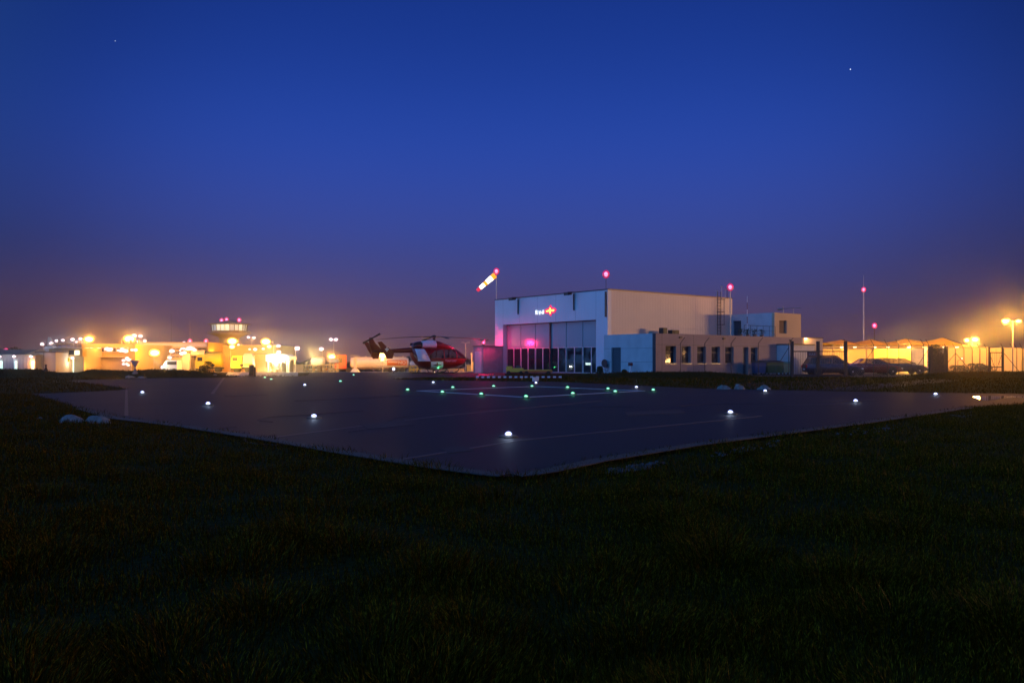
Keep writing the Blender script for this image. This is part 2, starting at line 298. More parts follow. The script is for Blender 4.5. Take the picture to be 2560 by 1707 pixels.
sheet('path', [G(2330, 947), G(2420, 949), G(2270, 963), G(2150, 975), G(2030, 974), G(2160, 961)], -.008, asph, .03)
sheet('bare_soil', [G(1850, 957), G(2040, 948), (X(2130, 55), 55.), G(2120, 964), G(2060, 976), G(1880, 971)], -.012, soil, .03)
# kerb strips just inside the tarmac edge, joints and paint
def ribbon(b, pts, wd, z, m=0):
    for (x0, y0), (x1, y1) in zip(pts, pts[1:]):
        d = Vector((x1 - x0, y1 - y0)); n = Vector((-d.y, d.x)).normalized() * wd / 2
        b.slab([(x0 + n.x, y0 + n.y), (x0 - n.x, y0 - n.y), (x1 - n.x, y1 - n.y), (x1 + n.x, y1 + n.y)], z - .01, z, m)
kb = MB(); ribbon(kb, [G(p[0], p[1] + 3) for p in left_edge[2:]], .22, .03); struct(kb.build('kerb', [mat('kerb_stone', (.055, .045, .035), .85, var=.25, scale=6, bump=.3)]))
kb = MB(); ribbon(kb, [G(p[0], p[1] + 3) for p in right_edge[:-1]], .22, .03); struct(kb.build('kerb', [bpy.data.materials['kerb_stone']]))
jb = MB(); ribbon(jb, [G(653, 1097), G(1088, 1041), G(1500, 1002)], .10, .003); ribbon(jb, [G(990, 1150), G(1300, 1100), G(1900, 1040)], .08, .003)
ribbon(jb, [G(560, 944), G(530, 985)], .12, .003); ribbon(jb, [G(316, 974), G(316, 1040)], .08, .003); ribbon(jb, [G(1960, 1012), G(2150, 1009)], .12, .003); ribbon(jb, [G(820, 948), G(1250, 969)], .08, .003)
struct(jb.build('tarmac_joint', 'joint'))
jb = MB()   # repaired patches and cracks
for q in [[(900, 1060), (1010, 1050), (1035, 1062), (920, 1073)], [(1560, 1030), (1700, 1024), (1712, 1032), (1570, 1039)], [(560, 985), (660, 982), (668, 987), (566, 991)], [(1100, 1120), (1160, 1114), (1185, 1126), (1122, 1133)], [(2050, 1000), (2180, 997), (2190, 1001), (2058, 1004)]]: jb.slab([G(*p) for p in q], .0, .004)
ra = random.Random(9)
for _ in range(9):
    px, py = ra.uniform(500, 2000), ra.uniform(965, 1120)
    if not inside(np.array([G(px, py)[0]]), np.array([G(px, py)[1]]), PAD)[0]: continue
    x, y = G(px, py); pts = [(x, y)]; a = ra.uniform(0, 3.14)
    for _ in range(12): a += ra.uniform(-.5, .5); x += .35 * math.cos(a); y += .35 * math.sin(a); pts.append((x, y))
    ribbon(jb, pts, .02, .0045)
struct(jb.build('tarmac_patch', [mat('patched_tarmac', (.014, .012, .010), .75, var=.3, scale=3, bump=.2)]))
near, lf, rt = G(1315, 993), G(1048, 977), G(1606, 977); bk = (lf[0] + rt[0] - near[0], lf[1] + rt[1] - near[1])
pb = MB(); ribbon(pb, [near, lf, bk, rt, near], .26, .008); struct(pb.build('touchdown_marking', 'marking'))
# puddle on the right-hand edge of the tarmac
wat = mat('puddle_water', (.01, .01, .012), .03, var=0, spec=1.)
pp = [G(*p) for p in [(2432, 992), (2470, 989.5), (2530, 990), (2575, 991), (2560, 993.5), (2515, 995), (2490, 999), (2465, 1002), (2448, 998)]]
sheet('puddle', pp, .005, wat, .003)

# grass blades: one uncountable mass
def blades(n, d0, d1, lmin, lmax, wbase, name, mt, pw=.5):
    u = rng.random(n); D = (np.power(d0, pw) + u * (np.power(d1, pw) - np.power(d0, pw))) ** (1 / pw)
    x = (rng.random(n) - .5) * 1.34 * D + (rng.random(n) - .5) * .6; y = D
    # clumping
    k = .5 + .5 * np.sin(x * 3.1 + 1.7 * np.sin(y * 2.3)) * np.sin(y * 2.7 + 1.3 * np.sin(x * 1.9)); keep = rng.random(n) < .35 + .65 * k
    jx, jy = x + rng.normal(0, .09, n), y + rng.normal(0, .12, n); keep &= ~inside(jx, jy, PAD) & ~inside(x, y, AP) & ~inside(x, y, CP)
    x, y, k = x[keep], y[keep], k[keep]; n = len(x)
    nt_ = 70; tx = (rng.random(nt_) - .5) * 9; ty = 2.6 + rng.random(nt_) ** 1.5 * 9; tx *= ty / 7; td = np.full(n, 9.); ta = np.zeros(n); 
    for a, b in zip(tx, ty):
        q = np.hypot(x - a, y - b); s = q < td; td[s] = q[s]; ta[s] = np.arctan2(y[s] - b, x[s] - a)
    tuft = np.clip(1 - td / .38, 0, 1)
    ln = (lmin + (lmax - lmin) * rng.random(n)) * (.55 + .6 * k) * (1 + 1.3 * tuft)
    an = np.where(tuft > 0, ta + rng.normal(0, .6, n), rng.random(n) * 6.283); lean = np.clip(.25 + .35 * rng.random(n) + .55 * tuft * (td / .38), 0, 1.15)
    wd = wbase * (.6 + .8 * rng.random(n)) * (1 + y * .16); fa = rng.random(n) * 6.283
    z0 = height(x, y) - .005; dx, dy = np.cos(an), np.sin(an); sx, sy = np.cos(fa) * wd, np.sin(fa) * wd
    V = np.empty((n, 5, 3)); h1 = ln * .55; o1 = h1 * np.sin(lean * .5); z1 = h1 * np.cos(lean * .5); o2 = o1 + ln * .45 * np.sin(lean * 1.35); z2 = z1 + ln * .45 * np.cos(lean * 1.35)
    V[:, 0] = np.stack([x - sx, y - sy, z0], 1); V[:, 1] = np.stack([x + sx, y + sy, z0], 1)
    V[:, 2] = np.stack([x + dx * o1 + sx * .7, y + dy * o1 + sy * .7, z0 + z1], 1); V[:, 3] = np.stack([x + dx * o1 - sx * .7, y + dy * o1 - sy * .7, z0 + z1], 1)
    V[:, 4] = np.stack([x + dx * o2, y + dy * o2, z0 + z2], 1)
    me = bpy.data.meshes.new(name); me.vertices.add(n * 5); me.vertices.foreach_set('co', V.ravel())
    b = (np.arange(n) * 5)[:, None]; li = (b + np.array([0, 1, 2, 3, 3, 2, 4])).ravel()
    me.loops.add(n * 7); me.loops.foreach_set('vertex_index', li.astype(np.int32)); me.polygons.add(n * 2)
    ls = (np.arange(n) * 7)[:, None] + np.array([0, 4]); me.polygons.foreach_set('loop_start', ls.ravel().astype(np.int32))
    me.update(calc_edges=True); me.materials.append(mt); me.polygons.foreach_set('use_smooth', [True] * len(me.polygons))
    o = bpy.data.objects.new(name, me); COL.objects.link(o); return o
gm = bpy.data.materials.new('grass_blade'); gm.use_nodes = True; nt = gm.node_tree; b = nt.nodes['Principled BSDF']; b.inputs['Roughness'].default_value = .55; b.inputs['Specular IOR Level'].default_value = .02
tc = nt.nodes.new('ShaderNodeTexCoord'); n1 = nt.nodes.new('ShaderNodeTexNoise'); n1.inputs['Scale'].default_value = 45; n1.inputs['Detail'].default_value = 3; nt.links.new(tc.outputs['Object'], n1.inputs['Vector'])
c1 = nt.nodes.new('ShaderNodeValToRGB'); nt.links.new(n1.outputs['Fac'], c1.inputs[0]); e = c1.color_ramp; e.elements[0].position = .35; e.elements[0].color = (.016, .0125, .0004, 1); e.elements[1].position = .68; e.elements[1].color = (.21, .125, .006, 1)
q = e.elements.new(.52); q.color = (.036, .024, .0008, 1); nt.links.new(c1.outputs[0], b.inputs['Base Color'])
g1 = blades(330000, 2.3, 30, .05, .13, .0016, 'grass', gm); tag(g1, 'dark uneven lawn grass in front of the helipad', 'grass', kind='stuff')
g2 = blades(60000, 30, 68, .07, .16, .0022, 'grass', gm, 1.); tag(g2, 'rough grass on the low banks beyond the tarmac', 'grass', kind='stuff')

# rocks
def rock(name, px, pyb, wpx, hpx, label, group=None, D=None, seed=0, zb=None, sq=.75):
    D = D or HC * F / (pyb - HY); r = random.Random(seed); wd = wpx / F * D; ht = hpx / F * D
    bm = bmesh.new(); bmesh.ops.create_icosphere(bm, subdivisions=5, radius=1)
    pl = []
    for _ in range(13):
        d = Vector((r.uniform(-1, 1), r.uniform(-1, 1), r.uniform(-.3, 1))).normalized(); pl.append((d, r.uniform(.52, .85)))
    for v in bm.verts:
        c = v.co.copy()
        for d, k in pl:
            t = c.dot(d)
            if t > k: c -= d * (t - k) * .97
        c *= 1 + .09 * math.sin(c.x * 7 + seed) * math.sin(c.y * 6) * math.sin(c.z * 8 + 1)
        v.co = Vector((c.x * wd / 2 * 1.08, c.y * wd / 2 * sq, c.z * ht * .85 + ht * .15))
    me = bpy.data.meshes.new(name); bm.to_mesh(me); bm.free(); me.materials.append(M['rock']); me.polygons.foreach_set('use_smooth', [True] * len(me.polygons)); me.set_sharp_from_angle(angle=R(16))
    o = bpy.data.objects.new(name, me); COL.objects.link(o); x = X(px, D); o.location = (x, D, float(height(x, D)) if zb is None else zb); tag(o, label, 'rock', group); return o
rock('boulder', 178, 1053, 90, 24, 'long pale boulder on the near left grass, left one of a pair', 'boulders beside the helipad', seed=1, sq=.5)
rock('boulder', 251, 1055, 74, 23, 'rounded pale boulder on the near left grass, right one of a pair', 'boulders beside the helipad', seed=2, sq=.55)
rock('boulder', 101, 1044, 14, 5, 'small pale stone in the grass left of the two boulders', 'boulders beside the helipad', seed=3)
rock('boulder', 1808, 973, 40, 15, 'pale boulder by the far tarmac edge, leftmost of the three', 'boulders beside the helipad', seed=4, sq=.6)
rock('boulder', 1850, 973, 36, 15, 'pale flat-topped boulder between the other two by the far tarmac edge', 'boulders beside the helipad', seed=5, sq=.6)
rock('boulder', 1909, 974, 36, 17, 'pale domed boulder by the far tarmac edge, standing apart on the right', 'boulders beside the helipad', seed=6, sq=.7)
rock('boulder', 448, 941, 20, 5, 'low bluish stone on the bank right of the funnel marker', 'stones on the left bank', seed=7)
rock('boulder', 538, 943, 12, 4, 'small bluish stone nearest the dark cabinet on the left bank', 'stones on the left bank', seed=8)
rock('boulder', 598, 942, 17, 6, 'small dark pointed stone just left of the dark cabinet', 'stones on the left bank', seed=9)
rock('boulder', 326, 945, 30, 9, 'low pale stone at the left foot of the funnel marker', 'stones on the left bank', seed=10)
rock('boulder', 354, 945, 26, 7, 'low pale stone at the right foot of the funnel marker', 'stones on the left bank', seed=11)
# loose stones along the right-hand tarmac edge
pebm = MB(); r_ = random.Random(3)
for i in range(700):
    t = r_.random(); P = [(1520, 1178), (1640, 1160), (1760, 1140), (1950, 1104), (2200, 1070), (2430, 1032)]
    u = t ** 1.3 * 5; k = min(4, int(u)); f = u - k; px = P[k][0] + (P[k + 1][0] - P[k][0]) * f; py = P[k][1] + (P[k + 1][1] - P[k][1]) * f + r_.uniform(-5, 9)
    if math.sin(px * .021) + r_.random() < .55: continue
    gx, gy = G(px, py); s = r_.uniform(.008, .032)
    pebm.ball((gx, gy, -.01 + s * .4), s, 1, r_.uniform(.6, 1.2), r_.uniform(.4, .7), n=6)
tag(pebm.build('gravel', 'pebble'), 'loose pale stones along the right tarmac edge', 'gravel', kind='stuff')

# lights sunk in the helipad
def inset(px, py, green, label):
    x, y = G(px, py); t = thing('inset_light', label, 'inset light', (x, y, .004), 0, 'green lights around the touchdown square' if green == 1 else 'white lights around the helipad' if not green else 'green lights on the taxiway')
    s = 1 + y * .010
    MB().lathe([(.15, 0), (.15, .012), (.11, .03), (.055 * s, .036)], n=20).build('housing', 'darksteel', t)
    MB().ball((0, 0, .045), (.058 if green else .050) * s, 1, 1, .7, n=14).build('lens', 'inset_g' if green else 'inset_w', t, True)
    light(t, (0, 0, .16), (.12, 1., .45) if green else (.6, .72, 1.), 1.0 if green else 1.6, .04)
for px, py, lb in [(1019, 977, 'green inset light just outside the left corner of the square'), (1106, 983, 'green inset light on the near left side of the square, nearer its left corner'),
        (1132, 971, 'green inset light on the far left side of the square, nearer its left corner'), (1203, 988, 'green inset light on the near left side of the square, nearer its front corner'),
        (1234, 968, 'green inset light on the far left side of the square, nearer its back corner'), (1315, 994.5, 'green inset light at the front corner of the square, largest of the green ones'),
        (1330, 968, 'green inset light at the back corner of the square'), (1419, 971, 'green inset light on the far right side of the square, nearer its back corner'),
        (1432, 986.5, 'green inset light on the near right side of the square, nearer its front corner'), (1520, 974.5, 'green inset light on the far right side of the square, nearer its right corner'),
        (1538, 981.5, 'green inset light on the near right side of the square, nearer its right corner'), (1633, 977.5, 'green inset light just outside the right corner of the square')]:
    inset(px, py, 1, lb)
for px, py, lb in [(1340, 959, 'white inset light in front of the small white box on the grass strip'), (1083, 958, 'white inset light on the tarmac below the helicopter'),
        (1591, 970.5, 'white inset light right of the square, near the grass in front of the annexe'), (1913, 980, 'white inset light in front of the domed boulder'),
        (1826, 1035.5, 'white inset light right of centre, second largest in view'), (2139, 1006, 'white inset light between the domed boulder and the puddle, nearer one'),
        (2339, 988.5, 'white inset light nearest the puddle'), (1271, 1093, 'white inset light nearest the camera, largest of all'),
        (785, 1046, 'white inset light on the left half of the helipad, nearest the camera there'), (520, 1013, 'white inset light on the left half, between the two outer ones'),
        (356, 984, 'leftmost white inset light, beside the tongue of grass'), (762, 964.5, 'small white inset light far left of the square')]:
    inset(px, py, 0, lb)
for px, py, lb in [(678, 950, 'green inset light on the taxiway in front of the fuel canopy, nearer one'), (662, 945.5, 'faint green inset light behind another, in front of the fuel canopy'),
        (851, 955, 'green inset light on the taxiway in front of the red truck cab'), (884, 938.5, 'tiny green inset light at the apron edge below the cream tank')]:
    inset(px, py, 2, lb)

# ------------------------------------------------------------------ hangar and annexe (local x runs along the long wall, y along the door front)
RZ = math.atan2(.622, .783); P0 = (11.3, 66.0)
def hl(x, y): return (P0[0] + .783 * x - .622 * y, P0[1] + .622 * x + .783 * y)   # hangar plan -> world
hg = thing('hangar', 'large pale metal hangar with wide sliding doors and a lit red cross emblem', 'hangar', (*hl(.6, 5.93), 0), RZ)
# local origin = near corner: front wall along +y (0..15.7), side wall along +x (0..17)
W_, H_, L_ = 15.7, 7.2, 17.0; o0, o1, oh = 1.4, 14.4, 4.72
b = MB(); b.box(0, .45, 0, o0, -.3, H_).box(0, .45, o1, W_, -.3, H_).box(0, .45, o0, o1, oh, H_); b.build('front_wall', 'clad_front', hg)
b = MB(); b.box(.45, L_, 0, .25, -.3, H_).build('side_wall', 'clad_side', hg)
b = MB(); b.box(.45, L_, W_ - .25, W_, -.3, H_).box(L_ - .25, L_, .25, W_ - .25, -.3, H_).build('rear_wall', 'clad_side', hg)
b = MB(); b.box(.45, L_ - .25, .25, W_ - .25, H_ - .3, H_ - .1).build('roof', 'trim', hg)
b = MB(); b.box(-.04, .18, -.04, W_ + .04, H_, H_ + .07).box(L_ - .18, L_ + .04, -.04, W_ + .04, H_, H_ + .07).box(.18, L_ - .18, W_ - .18, W_ + .04, H_, H_ + .07).build('roof_edge', 'trim', hg)
b = MB(); b.box(.18, L_ - .18, -.05, .18, H_, H_ + .09).build('roof_edge', 'gold', hg)
b = MB(); b.box(.42, .6, o0 - .02, o1 + .02, 4.66, oh + .05).box(.42, .52, o0, o1, -.05, .1).build('door_track', 'trim', hg)
# small panels, vertical seams and downpipe on the front
for yy in (1.4, 4.0, 6.6, 9.2, 11.8, 14.4): MB().box(-.006, .0, yy - .012, yy + .012, oh + .05 if o0 < yy < o1 else .1, H_).build('seam', 'steel', hg)
MB().box(-.14, -.003, .08, .2, 4.9, 7.05).build('downpipe', 'trim', hg)
# folding doors: twelve leaves, top half solid, lower half glazed
pw = (o1 - o0) / 12
for i in range(12):
    y0 = o0 + i * pw; xo = .47 + (.03 if i % 2 else 0)
    d = MB().box(xo, xo + .06, y0 + .012, y0 + pw - .012, 2.42, 4.66).build('door_leaf', 'doorpanel', hg)
    f = MB(); f.box(xo, xo + .07, y0 + .012, y0 + .075, .1, 2.42).box(xo, xo + .07, y0 + pw - .075, y0 + pw - .012, .1, 2.42).box(xo, xo + .07, y0 + .075, y0 + pw - .075, .1, .17).box(xo, xo + .07, y0 + .075, y0 + pw - .075, 2.36, 2.42)
    f.build('leaf_frame', 'mullion', d)
    MB().box(xo + .03, xo + .04, y0 + .075, y0 + pw - .075, .17, 2.36).build('pane', 'pane', d)
MB().box(.40, .49, 7.82, 7.98, .02, 4.68).build('door_post', 'trim', hg)
# dim work lamp glowing inside, near the right-hand end of the doors
li = thing('work_lamp', 'bright white work lamp glowing low behind the hangar door glass', 'lamp', (*hl(.6 + 1.7, 5.93 + 4.0), 0), RZ)
MB().tube((0, 0, 0), (0, 0, .85), .03).lathe([(.25, 0), (.25, .02), (.03, .04)]).build('stand', 'darksteel', li)
MB().box(-.18, -.05, -.30, .30, .82, 1.02).build('lens', mat('work_lens', (1, 1, 1), .5, emit=(.70, 1., .92), es=16, var=0, lit=False), li)
light(li, (-.5, 0, .8), (.55, 1., .82), 14, .15)
MB().box(.46, L_ - .25, .25, W_ - .25, -.3, -.05).build('hangar_floor', 'concrete_dark', hg)
# two floodlight brackets over the doors
for k, (px, lb) in enumerate([(1296, 'dark unlit floodlight on a bracket at the left half of the hangar roof edge'), (1438, 'dark unlit floodlight on a bracket at the right half of the hangar roof edge')]):
    yy = 12.0 if k == 0 else 4.15
    c = hl(.6, 5.93 + yy); t = thing('floodlight', lb, 'floodlight', (*c, 7.0), RZ, 'unlit floodlights over the hangar doors')
    MB().tube((0, 0, .25), (-.75, 0, .22), .035).tube((-.75, 0, .22), (-.72, 0, .02), .03).build('bracket', 'trim', t)
    MB().loft([[(-1.0, .26, -.08), (-1.0, -.26, -.08), (-.55, -.26, -.02), (-.55, .26, -.02)], [(-.98, .3, .2), (-.98, -.3, .2), (-.5, -.3, .26), (-.5, .3, .26)]]).build('lamp_head', 'darksteel', t)
    MB().box(-.10, -.007, -.05, .05, -1.35, .1).build('conduit', 'trim', t)
# lit sign: white letters then a red and yellow winged cross
sg = thing('illuminated_sign', 'lit sign with white letters and a red winged yellow cross over the hangar doors', 'sign', (*hl(.6, 5.93), 0), RZ)
rot = (R(90), 0, R(-90)); sy = 8.6
def ypx(px, D=76): # column on the front wall -> local y
    k = (px - CX) / F; a0 = hl(.6, 5.93); return (a0[0] - k * a0[1]) / (.622 + .783 * k)
text(sg, 'R', .56, 'sign_w', (-.06, ypx(1342.5), 5.68), rot, 'letter', .03)
text(sg, 'V', .50, 'sign_w', (-.06, ypx(1350.3), 5.62), rot, 'letter', .03)
text(sg, 'd', .56, 'sign_w', (-.06, ypx(1357.5), 5.68), rot, 'letter', .03)
cyy, cz = ypx(1377), 5.78
def sp(pts, x0, x1, m, name):
    b = MB(); n = len(pts); v = [(x0, cyy - a, cz + h) for a, h in pts] + [(x1, cyy - a, cz + h) for a, h in pts]
    b.add(v, [(i, (i + 1) % n, n + (i + 1) % n, n + i) for i in range(n)] + [tuple(range(n)), tuple(range(2 * n - 1, n - 1, -1))]); return b.build(name, m, sg)
sp([(-.80, .10), (-.20, .27), (0, .52), (.18, .27), (.56, .22), (.80, .06), (.58, -.20), (.18, -.26), (0, -.52), (-.20, -.26), (-.80, -.20)], -.05, -.008, 'sign_r', 'winged_badge')
sp([(-.58, .02), (-.20, .06), (-.20, -.10), (-.58, -.10)], -.075, -.055, 'sign_y', 'wing')
sp([(.20, .07), (.5, .09), (.56, .0), (.42, -.09), (.20, -.09)], -.075, -.055, 'sign_y', 'wing')
sp([(-.07, .26), (.07, .26), (.07, .10), (.18, .10), (.18, -.08), (.07, -.08), (.07, -.30), (-.07, -.30), (-.07, -.08), (-.18, -.08), (-.18, .10), (-.07, .10)], -.095, -.078, 'sign_y', 'cross')

# annexe
ax = thing('annexe_building', 'low pale annexe with a row of recessed windows beside the hangar', 'building', (*P0, 0), RZ)
AH, AL, AW = 3.35, 20.2, 5.75
wins = [(2.15, 3.4), (4.85, 6.15), (7.75, 8.95), (10.3, 11.4), (12.65, 13.7)]; doors = [(15.75, 16.6)]; w6 = (17.1, 18.0)
ops = [(a, b_, .95, 2.32) for a, b_ in wins] + [(15.25, 16.0, .0, 2.3), (16.45, 17.35, .95, 2.3)]
# windows positioned from the photograph columns
def xpx(px): k = (px - CX) / F; return (k * P0[1] - P0[0]) / (.783 - .622 * k)
ops = [(xpx(a), xpx(b_), z0, z1) for a, b_, z0, z1 in [(1664, 1690, .98, 2.38), (1704, 1727, .98, 2.38), (1743, 1765, .98, 2.38), (1779, 1800, .98, 2.38), (1813, 1834, .98, 2.38), (1857, 1871, .0, 2.38), (1877, 1894, .98, 2.38)]]
b = MB(); xprev = 0; T = .38
for a, c, z0, z1 in ops:
    b.box(xprev, a, 0, T, -.3, AH); b.box(a, c, 0, T, z1, AH)
    if z0 > .2: b.box(a, c, 0, T, -.3, z0)
    xprev = c
b.box(xprev, AL, 0, T, -.3, AH); b.build('side_wall', 'render', ax)
fd = [5.75 - (1509.5 - 1509.5), 0]
def ypf(px): k = (px - CX) / F; return (P0[0] - k * P0[1]) / (.622 + .783 * k)
dy0, dy1 = ypf(1552), ypf(1528.5)
b = MB(); b.box(0, .3, T, dy0, -.3, AH).box(0, .3, dy1, AW, -.3, AH).box(0, .3, dy0, dy1, 2.28, AH).build('front_wall', 'concrete', ax)
b = MB(); b.box(AL - .3, AL, T, 6.8, -.3, AH).build('end_wall', 'concrete', ax)
MB().box(.3, AL - .3, T, 5.9, AH - .35, AH - .12).build('roof', 'trim', ax)
d = MB().box(.12, .18, dy0 + .01, dy1 - .01, -.1, 2.27).build('door', 'darkdoor', ax)
MB().tube((.08, dy1 - .12, 1.05), (.08, dy1 - .25, 1.05), .014).tube((.12, dy1 - .12, 1.05), (.08, dy1 - .12, 1.05), .014).build('handle', 'steel', d)
b = MB(); b.box(-.012, -.0, .0, .30, -.1, AH).build('corner_strip', 'trim', ax)
b = MB()
for z in (1.1, 2.2): b.box(-.004, 0, .32, dy0 - .02, z - .008, z + .008); b.box(-.004, 0, dy1 + .02, AW, z - .008, z + .008)
for x in (xpx(1734), xpx(1655), xpx(1808)): b.box(x - .012, x + .012, -.004, 0, .0, AH)
b.box(0, AL, -.004, 0, 2.47, 2.49); b.build('joint', 'trim', ax)
for i, (a, c, z0, z1) in enumerate(ops):
    if z0 < .2:
        d = MB().box(a, c, T - .08, T - .04, 0, z1).build('door', 'darkdoor', ax); MB().tube((a + .1, T - .13, 1.05), (a + .22, T - .13, 1.05), .014).build('handle', 'steel', d); continue
    f = MB(); f.box(a, a + .06, T - .12, T - .04, z0, z1).box(c - .06, c, T - .12, T - .04, z0, z1).box(a + .06, c - .06, T - .12, T - .04, z0, z0 + .06).box(a + .06, c - .06, T - .12, T - .04, z1 - .06, z1).box(a + .06, c - .06, T - .12, T - .04, z1 - .52, z1 - .44)
    w_ = f.build('window', 'darksteel', ax)
    MB().box(a + .06, c - .06, T - .08, T - .07, z0 + .06, z1 - .06).build('pane', glass('window_glass', (.03, .028, .03), .12, .04) if i == 0 else bpy.data.materials['window_glass'], w_)
    MB().box(a + .05, c - .05, T + .02, T + .05, z0, z1).build('blind', 'concrete_dark', w_)
    MB().box(a - .03, c + .03, -.05, T - .13, z0 - .05, z0 - .002).build('sill', 'steel', w_)
# small ventilation hoods under the roof edge
for px in (1700, 1808, 1975):
    x = xpx(px); MB().box(x - .13, x + .13, -.14, -.005, 3.02, 3.13).build('vent_hood', 'trim', ax)
# upper storey on the annexe roof
ux0, uy0, UH = 17.4 - .0, 1.06, 5.66
b = MB(); wx0 = 18.15; wx1 = 19.35
b.box(ux0, wx0, uy0, uy0 + .3, AH - .1, UH).box(wx1, 21.7, uy0, uy0 + .3, AH - .1, UH).box(wx0, wx1, uy0, uy0 + .3, AH - .1, 3.75).box(wx0, wx1, uy0, uy0 + .3, 4.95, UH)
us = b.build('upper_storey', 'tan', ax)
dyA, dyB = 4.75, 5.7
b = MB(); b.box(ux0, ux0 + .3, uy0 + .3, dyA, AH - .1, UH).box(ux0, ux0 + .3, dyB, 6.2, AH - .1, UH).box(ux0, ux0 + .3, dyA, dyB, 5.05, UH).box(21.4, 21.7, uy0 + .3, 6.2, -.3, UH).build('upper_front', 'concrete', us)
MB().box(ux0 + .3, 21.4, uy0 + .3, 6.2, UH - .25, UH - .05).build('upper_roof', 'trim', us)
MB().box(wx0 + .02, wx1 - .02, uy0 + .22, uy0 + .25, 3.77, 4.93).build('upper_window', 'brown', us)
MB().box(ux0 + .2, ux0 + .24, dyA, dyB, AH - .1, 5.05).build('terrace_door', 'darkdoor', us)
MB().box(20.2, 21.7, uy0 - .3, uy0, -.3, AH + .02).build('lower_corner', 'tan', us)
# porch on the long wall
b = MB(); x0, x1 = xpx(1942), 20.1
b.box(x0, x1, -1.35, -.003, -.3, 2.62); b.build('porch', 'concrete', ax)
MB().box(x0 - .05, x1 + .05, -1.42, -.003, 2.623, 2.72).build('porch_roof', 'trim', ax)
# terrace railing with planters
rl = thing('terrace_railing', 'thin dark railing along the annexe roof terrace', 'railing', (*hl(12.6, .9), AH), RZ)
b = MB(); b.tube((0, 0, 1.0), (4.7, 0, 1.0), .02).tube((0, 0, .55), (4.7, 0, .55), .012)
b.build('rail', 'darksteel', rl)
for i in range(6): MB().tube((i * .94, 0, -.12), (i * .94, 0, 1.0), .018).build('post', 'darksteel', rl)
for i, (px, lb) in enumerate([(1862, 'small dark potted plant at the left end of the roof terrace'), (1880, 'small dark potted plant second from left on the roof terrace'), (1897, 'small dark potted plant third from left on the roof terrace'), (1915, 'small dark potted plant nearest the upper storey corner')]):
    x = xpx(px); t = thing('potted_plant', lb, 'potted plant', (*hl(x, .45), AH - .1), RZ, 'potted plants on the roof terrace')
    MB().lathe([(.13, 0), (.18, .28), (.15, .28)]).build('pot', 'brown', t)
    b = MB(); r_ = random.Random(i)
    for _ in range(90):
        a = r_.uniform(0, 6.28); q = r_.uniform(0, .3); z = r_.uniform(.3, .75); p = Vector((q * math.cos(a), q * math.sin(a), z)); u = Vector((r_.uniform(-1, 1), r_.uniform(-1, 1), r_.uniform(-1, 1))).normalized() * .07; v = u.orthogonal().normalized() * .04
        b.add([p - u, p + v, p + u, p - v], [(0, 1, 2, 3)])
    b.build('foliage', 'leaf', t)
# air conditioners on the annexe roof
for px, wd, ht, lb in [(1771, .55, .72, 'dark boxy air conditioner on the annexe roof, left one by the hangar wall'), (1797, .95, .55, 'wide dark air conditioner on the annexe roof, right one by the ladder')]:
    x = xpx(px) - 1.6; t = thing('air_conditioner', lb, 'air conditioner', (*hl(x + 1.2, 4.6), AH - .12), RZ, 'air conditioners on the annexe roof')
    MB().box(-wd / 2, wd / 2, -.25, .25, .12, ht + .12).build('casing', 'darksteel', t, bevel=.03)
    MB().lathe([(.2, -.27), (.2, -.252), (.03, -.252)], (0, 0, ht / 2 + .12), axis='y').build('fan_grille', 'trim', t)
    MB().box(-wd / 2, -wd / 2 + .08, -.25, .25, 0, .12).box(wd / 2 - .08, wd / 2, -.25, .25, 0, .12).build('feet', 'trim', t)
# caged roof ladder against the hangar side wall
x = 15.35
ld = thing('roof_ladder', 'dark caged ladder climbing the hangar side wall from the annexe roof', 'ladder', (*hl(x, 5.80), AH - .12), RZ)
hh = 7.9 - AH
b = MB(); b.tube((-.25, -.05, 0), (-.25, -.05, hh), .03).tube((.25, -.05, 0), (.25, -.05, hh), .03)
for i in range(15): b.tube((-.25, -.05, .2 + i * .3), (.25, -.05, .2 + i * .3), .014)
b.build('rungs', 'darksteel', ld)
b = MB()
for z in (1.4, 2.6, 3.8):
    p = [(.36 * math.cos(R(a)), -.05 - .62 * math.sin(R(a)), z) for a in range(0, 181, 20)]; b.path(p, .015, 6)
for a in (30, 90, 150): b.tube((.36 * math.cos(R(a)), -.05 - .62 * math.sin(R(a)), 1.4), (.36 * math.cos(R(a)), -.05 - .62 * math.sin(R(a)), 3.8), .012)
b.build('safety_cage', 'darksteel', ld)

# little store at the left of the doors
st_ = thing('store_shed', 'low windowless grey store attached to the left end of the hangar front', 'shed', (*hl(-1.84, 20.33), 0), RZ)
b = MB(); b.box(0, 2.42, 0, 1.6, -.3, 2.57).build('wall', 'concrete_dark', st_); MB().box(-.05, 2.42, -.05, 1.65, 2.573, 2.64).build('roof', 'trim', st_)
MB().box(-.012, -.002, .28, 1.3, .0, 2.1).build('door', 'concrete', st_)
